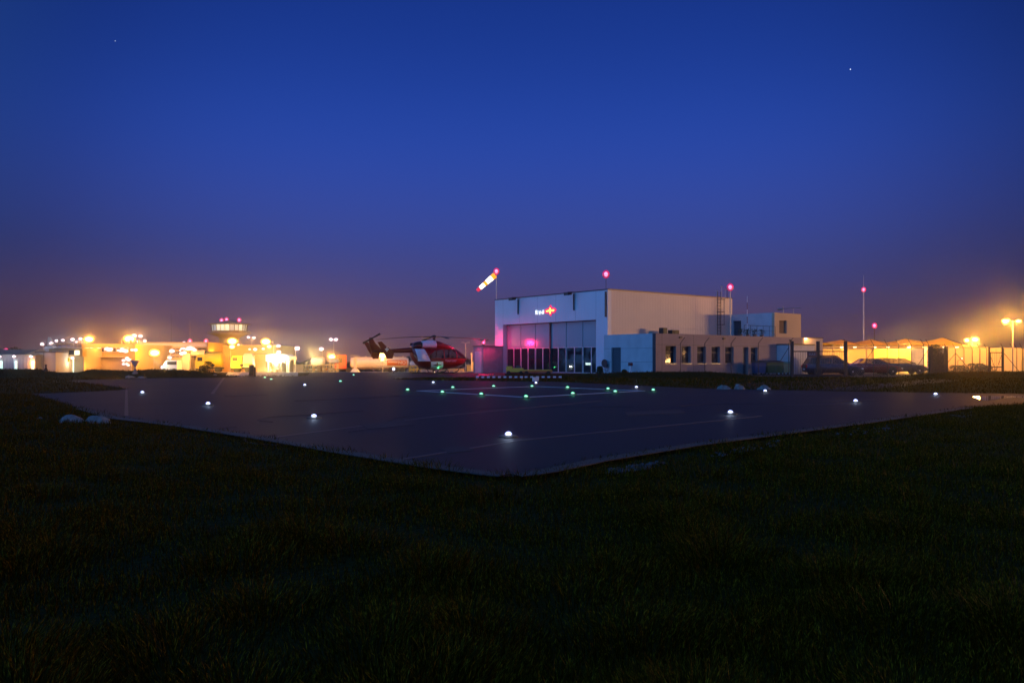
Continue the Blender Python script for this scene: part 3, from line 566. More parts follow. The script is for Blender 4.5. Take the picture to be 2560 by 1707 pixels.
# dark round bush at the right foot of the hangar doors and small one by the annexe
def bush(px, D, wd, ht, label, n=600, seed=1, group='bushes by the buildings', mat_='leaf', pyb=None, name='bush'):
    x = X(px, D); z = float(height(x, D)); t = thing(name, label, 'bush', (x, D, z), 0, group); r = random.Random(seed)
    b = MB()
    for _ in range(n):
        a = r.uniform(0, 6.28); e = r.random() ** .5; zz = r.random(); q = wd / 2 * e * math.sqrt(max(.05, 1 - (zz * 1.1 - .25) ** 2)) * r.uniform(.8, 1.12)
        p = Vector((q * math.cos(a), q * math.sin(a) * .8, zz * ht)); u = Vector((r.uniform(-1, 1), r.uniform(-1, 1), r.uniform(-.6, 1))).normalized() * r.uniform(.05, .10); v = u.orthogonal().normalized() * .035
        b.add([p - u, p + v, p + u, p - v], [(0, 1, 2, 3)])
    b.build('crown', mat_, t)
    b = MB()
    for i in range(5): b.tube((0, 0, -.05), (r.uniform(-.3, .3) * wd, r.uniform(-.3, .3) * wd, ht * .7), .02, .008, n=5)
    b.build('stem', 'trunk', t); return t
bush(1500, 66.5, .62, .72, 'small dark round bush at the right foot of the hangar doors')
bush(1561, 65.6, .55, .4, 'low dark bush at the foot of the blue-lit annexe front', 300, 2)
# hose reel on the wall
hr = thing('hose_reel', 'pale blue hose reel cabinet hung on the wall left of the annexe door', 'hose reel', (*hl(-.02, 5.45), 0), RZ)
MB().lathe([(.3, -.22), (.3, -.02)], (0, 0, .98), axis='x').build('drum', mat('pale_blue_plastic', (.10, .32, .40), .5), hr, True)
MB().lathe([(.34, -.25), (.34, -.22), (.06, -.22)], (0, 0, .98), axis='x').build('flange', 'darksteel', hr); MB().path([(-.12, -.28, .9), (-.14, -.34, .6), (-.13, -.3, .35), (-.12, -.1, .3), (-.12, .1, .5)], .02).build('hose', 'black', hr)
# red box on a white post
rb = thing('call_box', 'small red box on a white post in front of the annexe', 'call box', (*hl(-.55, ypf(1588)), 0), RZ)
MB().box(-.05, .05, -.05, .05, -.1, .78).build('post', 'paintwhite', rb); MB().box(-.1, .1, -.17, .17, .78, 1.05).build('box', 'paintred', rb, bevel=.015)
MB().box(-.115, -.102, -.1, .1, .84, .99).build('cover', 'maroon', rb)

# ---- masts and red obstruction lamps
def red_lamp(parent, z, power=35, r=.31, x=0, y=0):
    MB().lathe([(r * .8, z - .16), (r * .8, z - .06), (r * 1.05, z - .05), (r * 1.05, z - .03)], (x, y, 0)).build('lamp_base', 'darksteel', parent)
    MB().ball((x, y, z + .06), r, 1, 1, 1.15, n=14).build('lamp_globe', 'bulb_r', parent, True)
    light(parent, (x, y, z + .06), (1., .015, .12), power, r * 1.15 + .02)
m = thing('mast', 'short thin mast with a red lamp on the right front corner of the hangar roof', 'mast', (X(1515, 72), 72, 7.25), 0, 'masts with red lamps')
MB().tube((0, 0, -.1), (0, 0, Z(686, 72) - 7.3), .022).build('pole', 'darksteel', m); red_lamp(m, Z(686, 72) - 7.3)
m = thing('wind_sock', 'lit wind sock with red, white and orange bands on a pole over the hangar corner', 'wind sock', (X(1241, 86), 86, 7.1), 0)
zt = Z(681, 86) - 7.1; MB().tube((0, 0, 0), (0, 0, zt), .05, .035).build('pole', mat('pole_white', (.5, .5, .52), .5), m); red_lamp(m, zt + .05, 12)
a = Vector((X(1237, 86) - X(1241, 86), 0, Z(688, 86) - 7.1)); c = Vector((X(1193, 86) - X(1241, 86), -.15, Z(727, 86) - 7.1)); cut = [0, .17, .47, .60, .84, 1.0]
for i in range(5):
    p, q = a.lerp(c, cut[i]), a.lerp(c, cut[i + 1]); MB().tube(p, q, .29 - .12 * cut[i], .29 - .12 * cut[i + 1] - .004, n=16).build('sock_band', ['sock_o', 'sock_w', 'sock_o', 'sock_w', 'sock_r'][i], m, True)
MB().tube((0, 0, zt - .3), a, .02).build('swivel_arm', 'darksteel', m)
sh = hl(-1.84 + .35, 20.33 + .35)
m = thing('obstruction_lamp', 'red lamp on a short stem on the roof of the low store', 'lamp', (X(1208.5, 80.7), 80.7, 2.62), 0)
MB().tube((0, 0, 0), (0, 0, .16), .03).build('pole', 'darksteel', m); red_lamp(m, .24, 2900, .18); MB().lathe([(.46, .56), (.50, .545), (.46, .59), (.02, .62)], n=20).tube((0, 0, .46), (0, 0, .60), .02).build('visor', 'darksteel', m, True)  # visor added to cut off the lamp's upward light
m = thing('mast', 'tall pale mast with a red lamp beside the hangar ladder, on the annexe roof', 'mast', (X(1825.5, 77.5), 77.5, AH - .1), 0, 'masts with red lamps')
zt = Z(717, 77.5) - AH; MB().tube((0, 0, 0), (0, 0, zt), .07, .05).build('pole', 'steel', m); red_lamp(m, zt, 45)
for px, py, lb, y_ in [(1792.5, 727, 'short thin whip aerial, leftmost on the hangar roof by the ladder', 80.5), (1804, 716, 'white aerial with a small crossbar beside the ladder top', 80), (1813, 722, 'thin aerial between the crossbar aerial and the red lamp mast', 79.6), (1818, 724, 'thin dark aerial just left of the red lamp mast', 79.2)]:
    m = thing('aerial', lb, 'aerial', (X(px, y_), y_, 7.05), 0, 'aerials at the rear corner of the hangar'); zt = Z(py, y_) - 7.05
    MB().tube((0, 0, 0), (0, 0, zt), .03, .02).build('pole', 'steel' if px < 1815 else 'darksteel', m); MB().tube((-.13, 0, zt), (.13, 0, zt), .035).build('crossbar', 'steel', m)
m = thing('mast', 'thin red and white banded pole on the annexe roof terrace', 'mast', (X(1868, 74.5), 74.5, AH - .1), 0); zt = Z(736, 74.5) - AH; n = 6
for i in range(n): MB().tube((0, 0, zt * i / n), (0, 0, zt * (i + 1) / n), .035 - .003 * i).build('band', ['paintred', 'strip_w'][i % 2], m)
m = thing('aerial', 'long horizontal aerial on two short stubs above the upper storey', 'aerial', (X(1958, 79), 79, UH - .06), 0)
zt = Z(771, 79) - UH; MB().tube((0, 0, 0), (0, 0, zt + .25), .03).tube((X(1984, 79) - X(1958, 79), 0, 0), (X(1984, 79) - X(1958, 79), 0, zt), .025).build('stub', 'steel', m)
b = MB().tube((-.55, 0, zt), (1.65, 0, zt + .12), .03)
for i in range(7): b.tube((-.5 + i * .33, -.25, zt + i * .02), (-.5 + i * .33, .25, zt + i * .02), .012)
b.tube((-.55, 0, zt - .02), (-.12, 0, zt), .10); b.build('boom', 'steel', m)
m = thing('mast', 'tall slender mast with a red lamp far behind the car park', 'mast', (X(2159, 130), 130, 0), 0, 'masts with red lamps')
MB().tube((0, 0, 0), (0, 0, Z(727, 130)), .14, .09).tube((0, 0, Z(727, 130)), (0, 0, Z(688, 130)), .04, .02).build('pole', 'steel', m); red_lamp(m, Z(725, 130), 140, .36)
m = thing('mast', 'short mast with a red lamp rising behind the canvas canopies', 'mast', (X(2186, 118), 118, 0), 0, 'masts with red lamps')
MB().tube((0, 0, 0), (0, 0, Z(818, 118)), .06).build('pole', 'darksteel', m); red_lamp(m, Z(815, 118), 140, .36)

# ---- things on the grass strip and apron in front of the hangar
for k, (xa, xb, y_, n, lb) in enumerate([(1190, 1307, 52.5, 9, 'low red and white striped barrier board, left and nearer one'), (1283, 1404, 56.5, 9, 'low red and white striped barrier board, right and farther one')]):
    Xa, Xb = X(xa, y_), X(xb, y_); t = thing('barrier', lb, 'barrier', (Xa, y_, -.02), 0, 'striped barriers on the grass strip'); Lb = Xb - Xa; zt = Z(941.5, y_)
    b = MB()
    for i in range(2 * n - 1): b.box(Lb * i / (2 * n - 1), Lb * (i + 1) / (2 * n - 1), -.02, .02, zt - .055, zt + .055, i % 2)
    b.build('board', ['strip_w', 'maroon'], t)
    for xx in (.05, Lb - .05): MB().box(xx - .04, xx + .04, .022, .08, 0, zt + .03).build('post', 'orange', t)
t = thing('electrical_box', 'small white box standing on the grass strip before the hangar', 'box', (X(1339, 49), 49, -.02), R(20))
MB().box(-.16, .16, -.12, .12, 0, .22).build('casing', 'strip_w', t, bevel=.01); MB().box(-.18, .18, -.14, .14, .221, .25).build('lid', 'strip_w', t, bevel=.01)
def trolley(px, D, wd, ht, label, rz, cat, m='lime'):
    t = thing(cat.replace(' ', '_'), label, cat, (X(px, D), D, .01), rz)
    MB().box(-wd / 2, wd / 2, -.7, .7, .22, .22 + ht).build('deck', m, t, bevel=.03)
    for x in (-wd * .36, wd * .36):
        for y in (-.72, .72): MB().lathe([(.0, -.05), (.17, -.05), (.17, .05), (.0, .05)], (x, y, .17), axis='y', n=16).build('wheel', 'black', t)
    return t
t = trolley(1287, 71, 1.45, .34, 'yellow towing tractor parked at the left of the hangar doors', RZ * 0, 'tow tractor')
MB().box(-.72, -.2, -.6, .6, .56, .72).build('bonnet', 'lime', t, bevel=.03); MB().tube((-.05, 0, .56), (-.18, 0, .95), .02).lathe([(.16, .93), (.16, .96)], (-.18, 0, 0)).build('steering_wheel', 'black', t); MB().box(.1, .5, -.3, .3, .56, .78).build('seat', 'seat', t, bevel=.03)
t = trolley(1343, 70, 2.5, .16, 'long low orange landing platform in front of the hangar doors', 0, 'platform trolley', 'orange')
MB().tube((-1.25, 0, .3), (-1.9, 0, .12), .03).build('drawbar', 'darksteel', t); MB().box(-1.2, 1.2, -.66, -.6, .385, .45).build('edge_rail', 'lime', t)

# ------------------------------------------------------------------ helicopter (local x forward, y to its left, starboard side faces us)
HD = 80.0; heli = thing('rescue_helicopter', 'red and white rescue helicopter parked on the apron left of the hangar', 'helicopter', (X(1085, HD), HD, .004), R(32))
def sec(x, zb, zt, hw, n=28, p=3.4, top=1.0, lean=.10):
    r = []; zc, hz = (zb + zt) / 2, (zt - zb) / 2
    for i in range(n):
        t = 2 * math.pi * (i + .5) / n; c, s = math.cos(t), math.sin(t); y = math.copysign(abs(c) ** (2 / p), c) * hw; z = zc + math.copysign(abs(s) ** (2 / p), s) * hz
        k = (z - zb) / max(.01, zt - zb); y *= 1 - lean * max(0, k - .45) / .55
        r.append((x, y, z))
    return r
st = [(-2.42, 1.98, 2.40, .30), (-2.30, 1.62, 2.43, .50), (-2.05, 1.20, 2.45, .68), (-1.7, .78, 2.46, .80), (-1.3, .52, 2.47, .86), (-.8, .42, 2.47, .88), (0, .38, 2.47, .88), (.8, .38, 2.47, .88), (1.3, .42, 2.46, .88), (1.8, .50, 2.42, .86), (2.3, .62, 2.28, .82), (2.7, .76, 2.04, .74), (3.0, .90, 1.80, .62), (3.25, 1.06, 1.58, .46), (3.42, 1.22, 1.42, .24), (3.48, 1.29, 1.35, .08)]
# resample the stations smoothly
sx_ = [s[0] for s in st]; fine = []
for k in range(len(st) - 1):
    for j in range(3):
        f = j / 3; fine.append([st[k][i] + (st[k + 1][i] - st[k][i]) * f for i in range(4)])
fine.append(list(st[-1]))
bm = bmesh.new(); rings = [[bm.verts.new(p) for p in sec(*s, n=48)] for s in fine]
for a, c in zip(rings, rings[1:]):
    for i in range(48): bm.faces.new((a[i], a[(i + 1) % 48], c[(i + 1) % 48], c[i]))
bm.faces.new(rings[0]); bm.faces.new(rings[-1])
def cutline(p, q):    # cut by a plane through the line p-q of the side view (x, z), running along y
    d = Vector((q[0] - p[0], 0, q[1] - p[1])); n = Vector((-d.z, 0, d.x)).normalized()
    bmesh.ops.bisect_plane(bm, geom=bm.verts[:] + bm.edges[:] + bm.faces[:], plane_co=(p[0], 0, p[1]), plane_no=n, dist=1e-4)
WH = [[(-2.25, 2.3), (-1.35, 2.3), (-.77, 1.15), (-1.95, 1.15)], [(-.77, 1.13), (.53, 1.13), (.62, .2), (-.62, .2)]]
GL = [[(-.85, 1.45), (-.85, 1.75), (-.25, 2.14), (.62, 2.27), (.62, 1.45)], [(.72, 1.45), (.72, 2.29), (1.9, 2.26), (2.0, 1.45)], [(2.10, 1.45), (2.0, 2.26), (2.02, 2.34), (3.40, 1.46), (3.3, 1.40)]]
for poly in WH + GL:
    for a, c in zip(poly, poly[1:] + poly[:1]): cutline(a, c)
def inpoly(x, z, poly):
    c = False; j = len(poly) - 1
    for i in range(len(poly)):
        if (poly[i][1] > z) != (poly[j][1] > z) and x < (poly[j][0] - poly[i][0]) * (z - poly[i][1]) / (poly[j][1] - poly[i][1]) + poly[i][0]: c = not c
        j = i
    return c
gl_v, gl_f = [], []
kill = []
for f in bm.faces:
    c = f.calc_center_median(); f.smooth = True
    side = abs(f.normal.y) > .25 or c.x > 2.05
    if side and any(inpoly(c.x, c.z, g) for g in GL):
        gl_f.append([tuple(v.co) for v in f.verts]); kill.append(f); continue
    f.material_index = 1 if any(inpoly(c.x, c.z, g) for g in WH) else 0
bmesh.ops.delete(bm, geom=kill, context='FACES')
bmesh.ops.recalc_face_normals(bm, faces=bm.faces[:])
me = bpy.data.meshes.new('fuselage'); bm.to_mesh(me); bm.free(); me.materials.append(M['paintred']); me.materials.append(M['paintwhite'])
fu = bpy.data.objects.new('fuselage', me); COL.objects.link(fu); fu.parent = heli
g = MB()
for q in gl_f: g.add(q, [tuple(range(len(q)))])
go = g.build('cabin_glass', 'heliglass', heli)
bm = bmesh.new(); bm.from_mesh(go.data); bmesh.ops.remove_doubles(bm, verts=bm.verts, dist=1e-4); bm.to_mesh(go.data); bm.free(); go.data.polygons.foreach_set('use_smooth', [True] * len(go.data.polygons))
# engine cowling
cw = [(-2.35, 2.42, 2.62, .40), (-2.2, 2.38, 2.80, .52), (-1.9, 2.36, 2.96, .58), (-1.4, 2.36, 3.06, .62), (-.8, 2.36, 3.12, .63), (-.1, 2.36, 3.14, .62), (.35, 2.36, 3.08, .58), (.9, 2.34, 2.92, .52), (1.4, 2.32, 2.74, .46), (1.9, 2.28, 2.52, .36), (2.2, 2.22, 2.34, .2)]
b = MB(); rg = []
for k in range(len(cw) - 1):
    for j in range(4): f = j / 4; rg.append(sec(*[cw[k][i] + (cw[k + 1][i] - cw[k][i]) * f for i in range(4)], n=32, p=3, lean=.25))
rg.append(sec(*cw[-1], n=32, p=3)); b.loft(rg)
for k, f in enumerate(b.f):
    c = [sum(b.v[i][a] for i in f) / len(f) for a in (0, 2)]
    if -1.5 < c[0] < -.02 + (2.9 - c[1]) * .15: b.m[k] = 1
b.build('engine_cowling', ['paintred', 'paintwhite'], heli, 50)
for s in (-1, 1): MB().loft([[(-2.3, s * .42, 2.5), (-2.3, s * .30, 2.5), (-2.3, s * .30, 2.85), (-2.3, s * .42, 2.85)], [(-1.5, s * .635, 2.52), (-1.5, s * .5, 2.52), (-1.5, s * .5, 2.9), (-1.5, s * .585, 2.9)]]).build('exhaust', 'black', heli)
# tail boom, stabiliser, end plates, fin
b = MB(); b.loft([[(x, w_ * math.cos(t), zc + h_ * math.sin(t)) for t in [2 * math.pi * i / 20 for i in range(20)]] for x, w_, zc, h_ in [(-2.0, .36, 2.20, .27), (-2.8, .30, 2.18, .24), (-4.0, .22, 2.12, .20), (-5.2, .17, 2.06, .17), (-5.9, .14, 2.05, .16), (-6.3, .08, 2.05, .12)]]).build('tail_boom', 'paintred', heli, True)
b = MB(); b.box(-5.65, -5.05, -1.6, 1.6, 2.02, 2.09).build('stabiliser', 'paintred', heli, bevel=.02)
ep = [(-6.45, 2.88), (-6.05, 2.92), (-5.55, 2.45), (-5.0, 2.10), (-4.85, 1.85), (-5.0, 1.38), (-5.55, 1.36), (-5.75, 1.75), (-6.0, 2.1)]
for s in (-1, 1):
    e_ = MB().prism(ep, s * 1.6 - .03, s * 1.6 + .03).build('end_plate', 'paintred', heli, bevel=.012)
    c = MB(); yy = s * 1.6 + s * .034; cx_, cz_ = -5.55, 2.22
    c.box(cx_ - .19, cx_ + .19, yy - .003, yy + .003, cz_ - .065, cz_ + .065).box(cx_ - .065, cx_ + .065, yy - .003, yy + .003, cz_ + .066, cz_ + .2).box(cx_ - .065, cx_ + .065, yy - .003, yy + .003, cz_ - .2, cz_ - .066).build('white_cross', 'paintwhite', e_)
MB().prism([(-5.3, 2.2), (-5.95, 2.75), (-6.28, 3.30), (-6.55, 3.34), (-6.62, 3.0), (-6.5, 2.5), (-6.35, 2.05), (-6.4, 1.55), (-6.15, 1.5), (-5.9, 1.95)], -.05, .05).build('tail_fin', 'paintred', heli, bevel=.02)
tr = MB().lathe([(.10, -.20), (.10, -.05), (.04, -.05)], (-6.42, 0, 3.22), axis='y', n=14).build('tail_rotor', 'darksteel', heli)
for a in (28, 208): MB().loft([[(-6.42 + .08 * math.cos(R(a)) - .06 * math.sin(R(a)), -.19, 3.22 + .08 * math.sin(R(a)) + .06 * math.cos(R(a))), (-6.42 + .08 * math.cos(R(a)) + .06 * math.sin(R(a)), -.19, 3.22 + .08 * math.sin(R(a)) - .06 * math.cos(R(a))), (-6.42 + .08 * math.cos(R(a)) + .06 * math.sin(R(a)), -.17, 3.22 + .08 * math.sin(R(a)) - .06 * math.cos(R(a))), (-6.42 + .08 * math.cos(R(a)) - .06 * math.sin(R(a)), -.17, 3.22 + .08 * math.sin(R(a)) + .06 * math.cos(R(a)))],
    [(-6.42 + .95 * math.cos(R(a)) - .09 * math.sin(R(a)), -.19, 3.22 + .95 * math.sin(R(a)) + .09 * math.cos(R(a))), (-6.42 + .95 * math.cos(R(a)) + .09 * math.sin(R(a)), -.19, 3.22 + .95 * math.sin(R(a)) - .09 * math.cos(R(a))), (-6.42 + .95 * math.cos(R(a)) + .09 * math.sin(R(a)), -.17, 3.22 + .95 * math.sin(R(a)) - .09 * math.cos(R(a))), (-6.42 + .95 * math.cos(R(a)) - .09 * math.sin(R(a)), -.17, 3.22 + .95 * math.sin(R(a)) + .09 * math.cos(R(a)))]]).build('tail_blade', 'darksteel', tr)
# main rotor
mh = MB().tube((0, 0, 3.05), (0, 0, 3.46), .13, .10, 16).lathe([(.18, 3.38), (.30, 3.42), (.30, 3.50), (.16, 3.60), (.05, 3.64)], n=20).build('rotor_mast', 'darksteel', heli, 40)
for k in range(4):
    a = R(18.6 - 32 + 90 * k); d = Vector((math.cos(a), math.sin(a), 0)); n = Vector((-d.y, d.x, 0)); b = MB()
    z = lambda r: 3.47 - .012 * (r - .3) ** 2
    prof = [(.25, .05, .05), (.9, .05, .045), (1.2, .09, .03), (1.6, .17, .03), (3, .19, .026), (4.3, .19, .022), (5.3, .19, .018), (5.5, .10, .006)]
    b.loft([[tuple(d * r + n * w_ + Vector((0, 0, z(r) + h_))), tuple(d * r - n * w_ + Vector((0, 0, z(r) + h_ * .6))), tuple(d * r - n * w_ + Vector((0, 0, z(r) - h_))), tuple(d * r + n * w_ + Vector((0, 0, z(r) - h_)))] for r, w_, h_ in prof])
    b.build('rotor_blade', 'darksteel', heli)
    p = d * 1.15; MB().box(-.03, .03, -.03, .03, -.05, .09).build('pitch_link', 'steel', heli).location = (p.x, p.y, 3.44)
# skids
for s in (-1, 1):
    pts = [(-1.95, s * 1.22, .10), (-1.7, s * 1.22, .05), (1.3, s * 1.22, .05), (1.62, s * 1.22, .08), (1.9, s * 1.22, .22), (2.05, s * 1.22, .42)]
    MB().path(pts, .05, 10).build('skid', 'darksteel', heli, 50)
    MB().tube((.2, s * 1.2, .36), (1.35, s * 1.2, .36), .022).tube((-.2, s * 1.2, .36), (.3, s * 1.2, .36), .022).build('footstep', 'steel', heli)
for x in (-1.15, .95): MB().path([(x, -1.22, .06), (x, -1.1, .22), (x, -.75, .42), (x, 0, .46), (x, .75, .42), (x, 1.1, .22), (x, 1.22, .06)], .04, 10).build('cross_tube', 'darksteel', heli, 50)
# cabin interior, lettering, emblem, lights
for x in (-.3, 1.45):
    for s in (-.42, .42):
        q = MB().box(x - .25, x + .25, s - .24, s + .24, .9, 1.05).build('seat', 'seat', heli, bevel=.03); MB().box(x - .32, x - .2, s - .24, s + .24, 1.05, 1.75).build('backrest', 'seat', q, bevel=.03)
MB().box(-2.0, 2.6, -.75, .75, .56, .60).build('cabin_floor', 'seat', heli); MB().box(2.35, 2.75, -.55, .55, .95, 1.42).build('instrument_panel', 'black', heli, bevel=.04)
lt = text(heli, 'TEAM DRF', .26, 'strip_w', (1.35, -.895, 1.18), (R(90), 0, 0), 'lettering', .004)
c = MB(); c.prism([(-.52, .80), (-.1, .88), (-.1, .74), (-.52, .74)], -.892, -.886).prism([(.32, .80), (-.1, .88), (-.1, .74), (.32, .74)], -.892, -.886)
c.box(-.155, -.045, -.897, -.893, .58, 1.02); c.build('winged_cross', 'maroon', heli)
gl = MB().ball((-.1, -1.06, .52), .085, n=12).build('navigation_light', 'bulb_g', heli, True); light(heli, (.05, -1.18, .54), (.08, 1., .30), 4, .05)
MB().tube((-.1, -1.02, .45), (-.1, -.75, .42), .02).build('light_bracket', 'darksteel', heli)
MB().ball((-.55, -1.22, .13), .05, n=10).build('reflector', mat('skid_reflector', (.9, .5, .4), .2, emit=(1., .6, .45), es=2, var=0, lit=False), heli, True)  # the reflector's glint is put in as emission
MB().tube((1.62, 0, 2.55), (1.95, 0, 2.95), .02, .008).tube((-1.0, 0, 3.1), (-1.0, 0, 3.25), .015).build('aerial', 'darksteel', heli)
MB().box(-.95, 1.6, -.905, -.89, 2.33, 2.36).build('door_rail', 'darksteel', heli)
MB().tube((-1.3, -.875, 1.75), (-1.05, -.885, 1.75), .012).tube((.5, -.9, 1.33), (.7, -.9, 1.33), .014).build('handle', 'darksteel', heli)
# ground power unit lamp shining along the apron behind the tail
t = thing('work_lamp', 'bright white lamp standing low on the apron under the helicopter tail', 'lamp', (X(984, 78), 78, .004), 0)
MB().tube((0, 0, 0), (0, 0, .32), .025).lathe([(.14, 0), (.14, .02), (.03, .03)]).build('stand', 'darksteel', t); MB().ball((0, 0, .42), .15, n=14).build('lens', 'inset_w', t, True); light(t, (0, -.02, .5), (.75, .95, 1.), 160, .12)

# ------------------------------------------------------------------ car park
def car(px, D, label, paint, kind='estate', rz=0., L_=4.5, group='cars in the car park', tail=None):
    x0 = X(px, D); t = thing('parked_car', label, 'car', (x0, D, -.004), rz, group); h = L_ / 2
    st = [(-h, .42, .66, .70), (-h + .04, .34, .88, .76), (-h + .25, .26, .93, .82), (-h + .8, .24, .95, .84), (-.6, .22, .95, .85), (.4, .22, .94, .85), (.95, .22, .90, .84), (1.45, .24, .82, .82), (1.9, .27, .72, .78), (h - .08, .33, .60, .72), (h, .40, .54, .66)]
    b = MB(); rg = []
    for x, zb, zt, hw in st:
        rg.append([(x, -hw * .9, zb), (x, -hw, zb + .15), (x, -hw, zt - .14), (x, -hw * .93, zt - .02), (x, -hw * .7, zt + .015), (x, 0, zt + .03), (x, hw * .7, zt + .015), (x, hw * .93, zt - .02), (x, hw, zt - .14), (x, hw, zb + .15), (x, hw * .9, zb), (x, 0, zb - .02)])
    b.loft(rg); body = b.build('body', paint, t, 35)
    rear = {'estate': (-h + .12, -h + .42), 'saloon': (-1.55, -.95), 'suv': (-h + .1, -h + .3)}[kind]; zr = {'estate': 1.44, 'saloon': 1.40, 'suv': 1.68}[kind]
    fb, ft = 1.12, .22; zb = .93
    B = [(rear[0], .76), (fb, .76)]; T_ = [(rear[1], .60), (ft, .60)]
    MB().loft([[(rear[1], -.60, zr - .05), (ft, -.60, zr - .06), (ft, .60, zr - .06), (rear[1], .60, zr - .05)], [(rear[1] + .03, -.56, zr - .01), (ft - .05, -.56, zr - .015), (ft - .05, .56, zr - .015), (rear[1] + .03, .56, zr - .01)]]).build('roof', paint, t)
    g = MB(); 
    g.add([(fb, -.74, zb), (fb, .74, zb), (ft, .59, zr - .05), (ft, -.59, zr - .05)], [(0, 1, 2, 3)]); g.build('windscreen', 'carglass', t)
    g = MB(); g.add([(rear[0], -.74, zb), (rear[0], .74, zb), (rear[1], .59, zr - .05), (rear[1], -.59, zr - .05)], [(3, 2, 1, 0)]); g.build('rear_window', 'carglass', t)
    xs_ = [rear[0], -1.15, -.25, fb] if kind != 'saloon' else [rear[0], -.95, -.2, fb]
    xt = [rear[1], -1.1, -.22, ft] if kind != 'saloon' else [rear[1], -.75, -.18, ft]
    p = MB()
    for s in (-1, 1):
        for i in range(3):
            if kind == 'saloon' and i == 0: continue
            a0, a1, c0, c1 = xs_[i] + .04, xs_[i + 1] - .04, xt[i] + .03, xt[i + 1] - .03
            MB().add([(a0, s * .765, zb), (a1, s * .765, zb), (c1, s * .605, zr - .06), (c0, s * .605, zr - .06)], [(0, 1, 2, 3)]).build('side_window', 'carglass', t)
        for a, c in zip(xs_, xt): p.tube((a, s * .76, zb - .03), (c, s * .60, zr - .04), .035, n=6)
    p.build('pillars', paint, t)
    for x in (-h + .85, h - .92):
        for s in (-1, 1):
            MB().lathe([(.34, -.015), (.36, .0), (.36, .012), (.30, .012)], (x, s * .835, .35), axis='y', n=22).build('wheel_arch', 'black', t)
            wh = MB().lathe([(.20, -.1), (.31, -.1), (.325, -.07), (.325, .07), (.31, .1), (.20, .1)], (x, s * .80, .325), axis='y', n=22).build('tyre', 'black', t, 50)
            b = MB().lathe([(.0, -.02), (.06, .105), (.0, .11)] if s > 0 else [(.0, -.11), (.06, -.105), (.0, .02)], (x, s * .80, .325), axis='y', n=12)
            for k in range(5):
                a = R(72 * k); c_, s_ = math.cos(a), math.sin(a); y1 = s * .80 + s * .095
                b.add([(x + c_ * .03 - s_ * .035, y1, .325 + s_ * .03 + c_ * .035), (x + c_ * .03 + s_ * .035, y1, .325 + s_ * .03 - c_ * .035), (x + c_ * .2 + s_ * .03, y1, .325 + s_ * .2 - c_ * .03), (x + c_ * .2 - s_ * .03, y1, .325 + s_ * .2 + c_ * .03)], [(0, 1, 2, 3)])
            b.lathe([(.185, -.09), (.20, -.1), (.20, .1), (.185, .09)], (x, s * .80, .325), axis='y', n=22); b.build('rim', 'rim', wh)
    for s in (-1, 1):
        MB().box(h - .22, h - .03, s * .6 - .13, s * .6 + .13, .50, .62).build('headlight', 'headlight', t, bevel=.02)
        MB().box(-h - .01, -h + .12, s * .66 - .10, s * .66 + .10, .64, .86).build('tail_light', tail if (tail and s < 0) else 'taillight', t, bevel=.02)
        MB().box(.85, .98, s * .84 - (.0 if s > 0 else .18), s * .84 + (.18 if s > 0 else .0), .92, 1.05).build('wing_mirror', paint, t, bevel=.02)
    MB().box(-h - .015, -h + .02, -.26, .26, .46, .57).build('number_plate', 'strip_w', t)
    if kind != 'saloon': MB().tube((rear[1] + .15, -.52, zr + .02), (ft - .2, -.52, zr + .02), .015).tube((rear[1] + .15, .52, zr + .02), (ft - .2, .52, zr + .02), .015).build('roof_rail', 'trim', t)
    return t
car(2081, 68, 'dark blue estate car nearest the fence at the left of the car park', 'blue', 'estate', R(-4))
car(2079, 74.5, 'tall dark off-road car with a rounded roof behind the nearest estate car', 'graphite', 'suv', R(2), 4.4)
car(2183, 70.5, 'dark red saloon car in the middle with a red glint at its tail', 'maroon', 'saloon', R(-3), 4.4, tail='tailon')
car(2249, 76, 'dark estate car seen against the bright yellow wall at the right of the car park', 'graphite', 'estate', R(-2), 4.65)
# waste containers
def bin_(px, D, wd, dp, ht, m, label, lid, wheels=True):
    t = thing('waste_container', label, 'waste container', (X(px, D), D, 0), RZ - R(30), 'waste containers by the annexe')
    MB().loft([[(-wd * .44, -dp * .42, .16), (wd * .44, -dp * .42, .16), (wd * .44, dp * .42, .16), (-wd * .44, dp * .42, .16)], [(-wd / 2, -dp / 2, ht * .85), (wd / 2, -dp / 2, ht * .85), (wd / 2, dp / 2, ht * .85), (-wd / 2, dp / 2, ht * .85)]]).build('bin_body', m, t)
    MB().loft([[(-wd / 2 - .03, -dp / 2 - .03, ht * .852), (wd / 2 + .03, -dp / 2 - .03, ht * .852), (wd / 2 + .03, dp / 2 + .03, ht * .852), (-wd / 2 - .03, dp / 2 + .03, ht * .852)], [(-wd / 2 - .03, -dp / 2 - .03, ht * .9), (wd / 2 + .03, -dp / 2 - .03, ht * .9), (wd / 2 + .03, dp / 2 + .03, ht * .9), (-wd / 2 - .03, dp / 2 + .03, ht * .9)], [(-wd * .3, -dp * .3, ht), (wd * .3, -dp * .3, ht), (wd * .3, dp * .3, ht), (-wd * .3, dp * .3, ht)]]).build('lid', lid, t)
    for x in (-wd * .36, wd * .36):
        for y in (-dp * .34, dp * .34): MB().lathe([(0, -.03), (.08, -.03), (.08, .03), (0, .03)], (x, y, .08), axis='y', n=12).build('wheel', 'black', t)
bin_(1897, 71.5, .98, .8, 1.22, 'bluebin', 'dark blue waste container, leftmost by the annexe wall', 'trim')
bin_(1932, 72.5, 1.5, 1.0, 1.22, 'greenbin', 'wide olive green waste container in the middle by the annexe wall', 'trim')
bin_(1965, 73.5, .85, .8, 1.12, 'tealbin', 'pale teal waste container, rightmost, against the porch', 'tealbin')

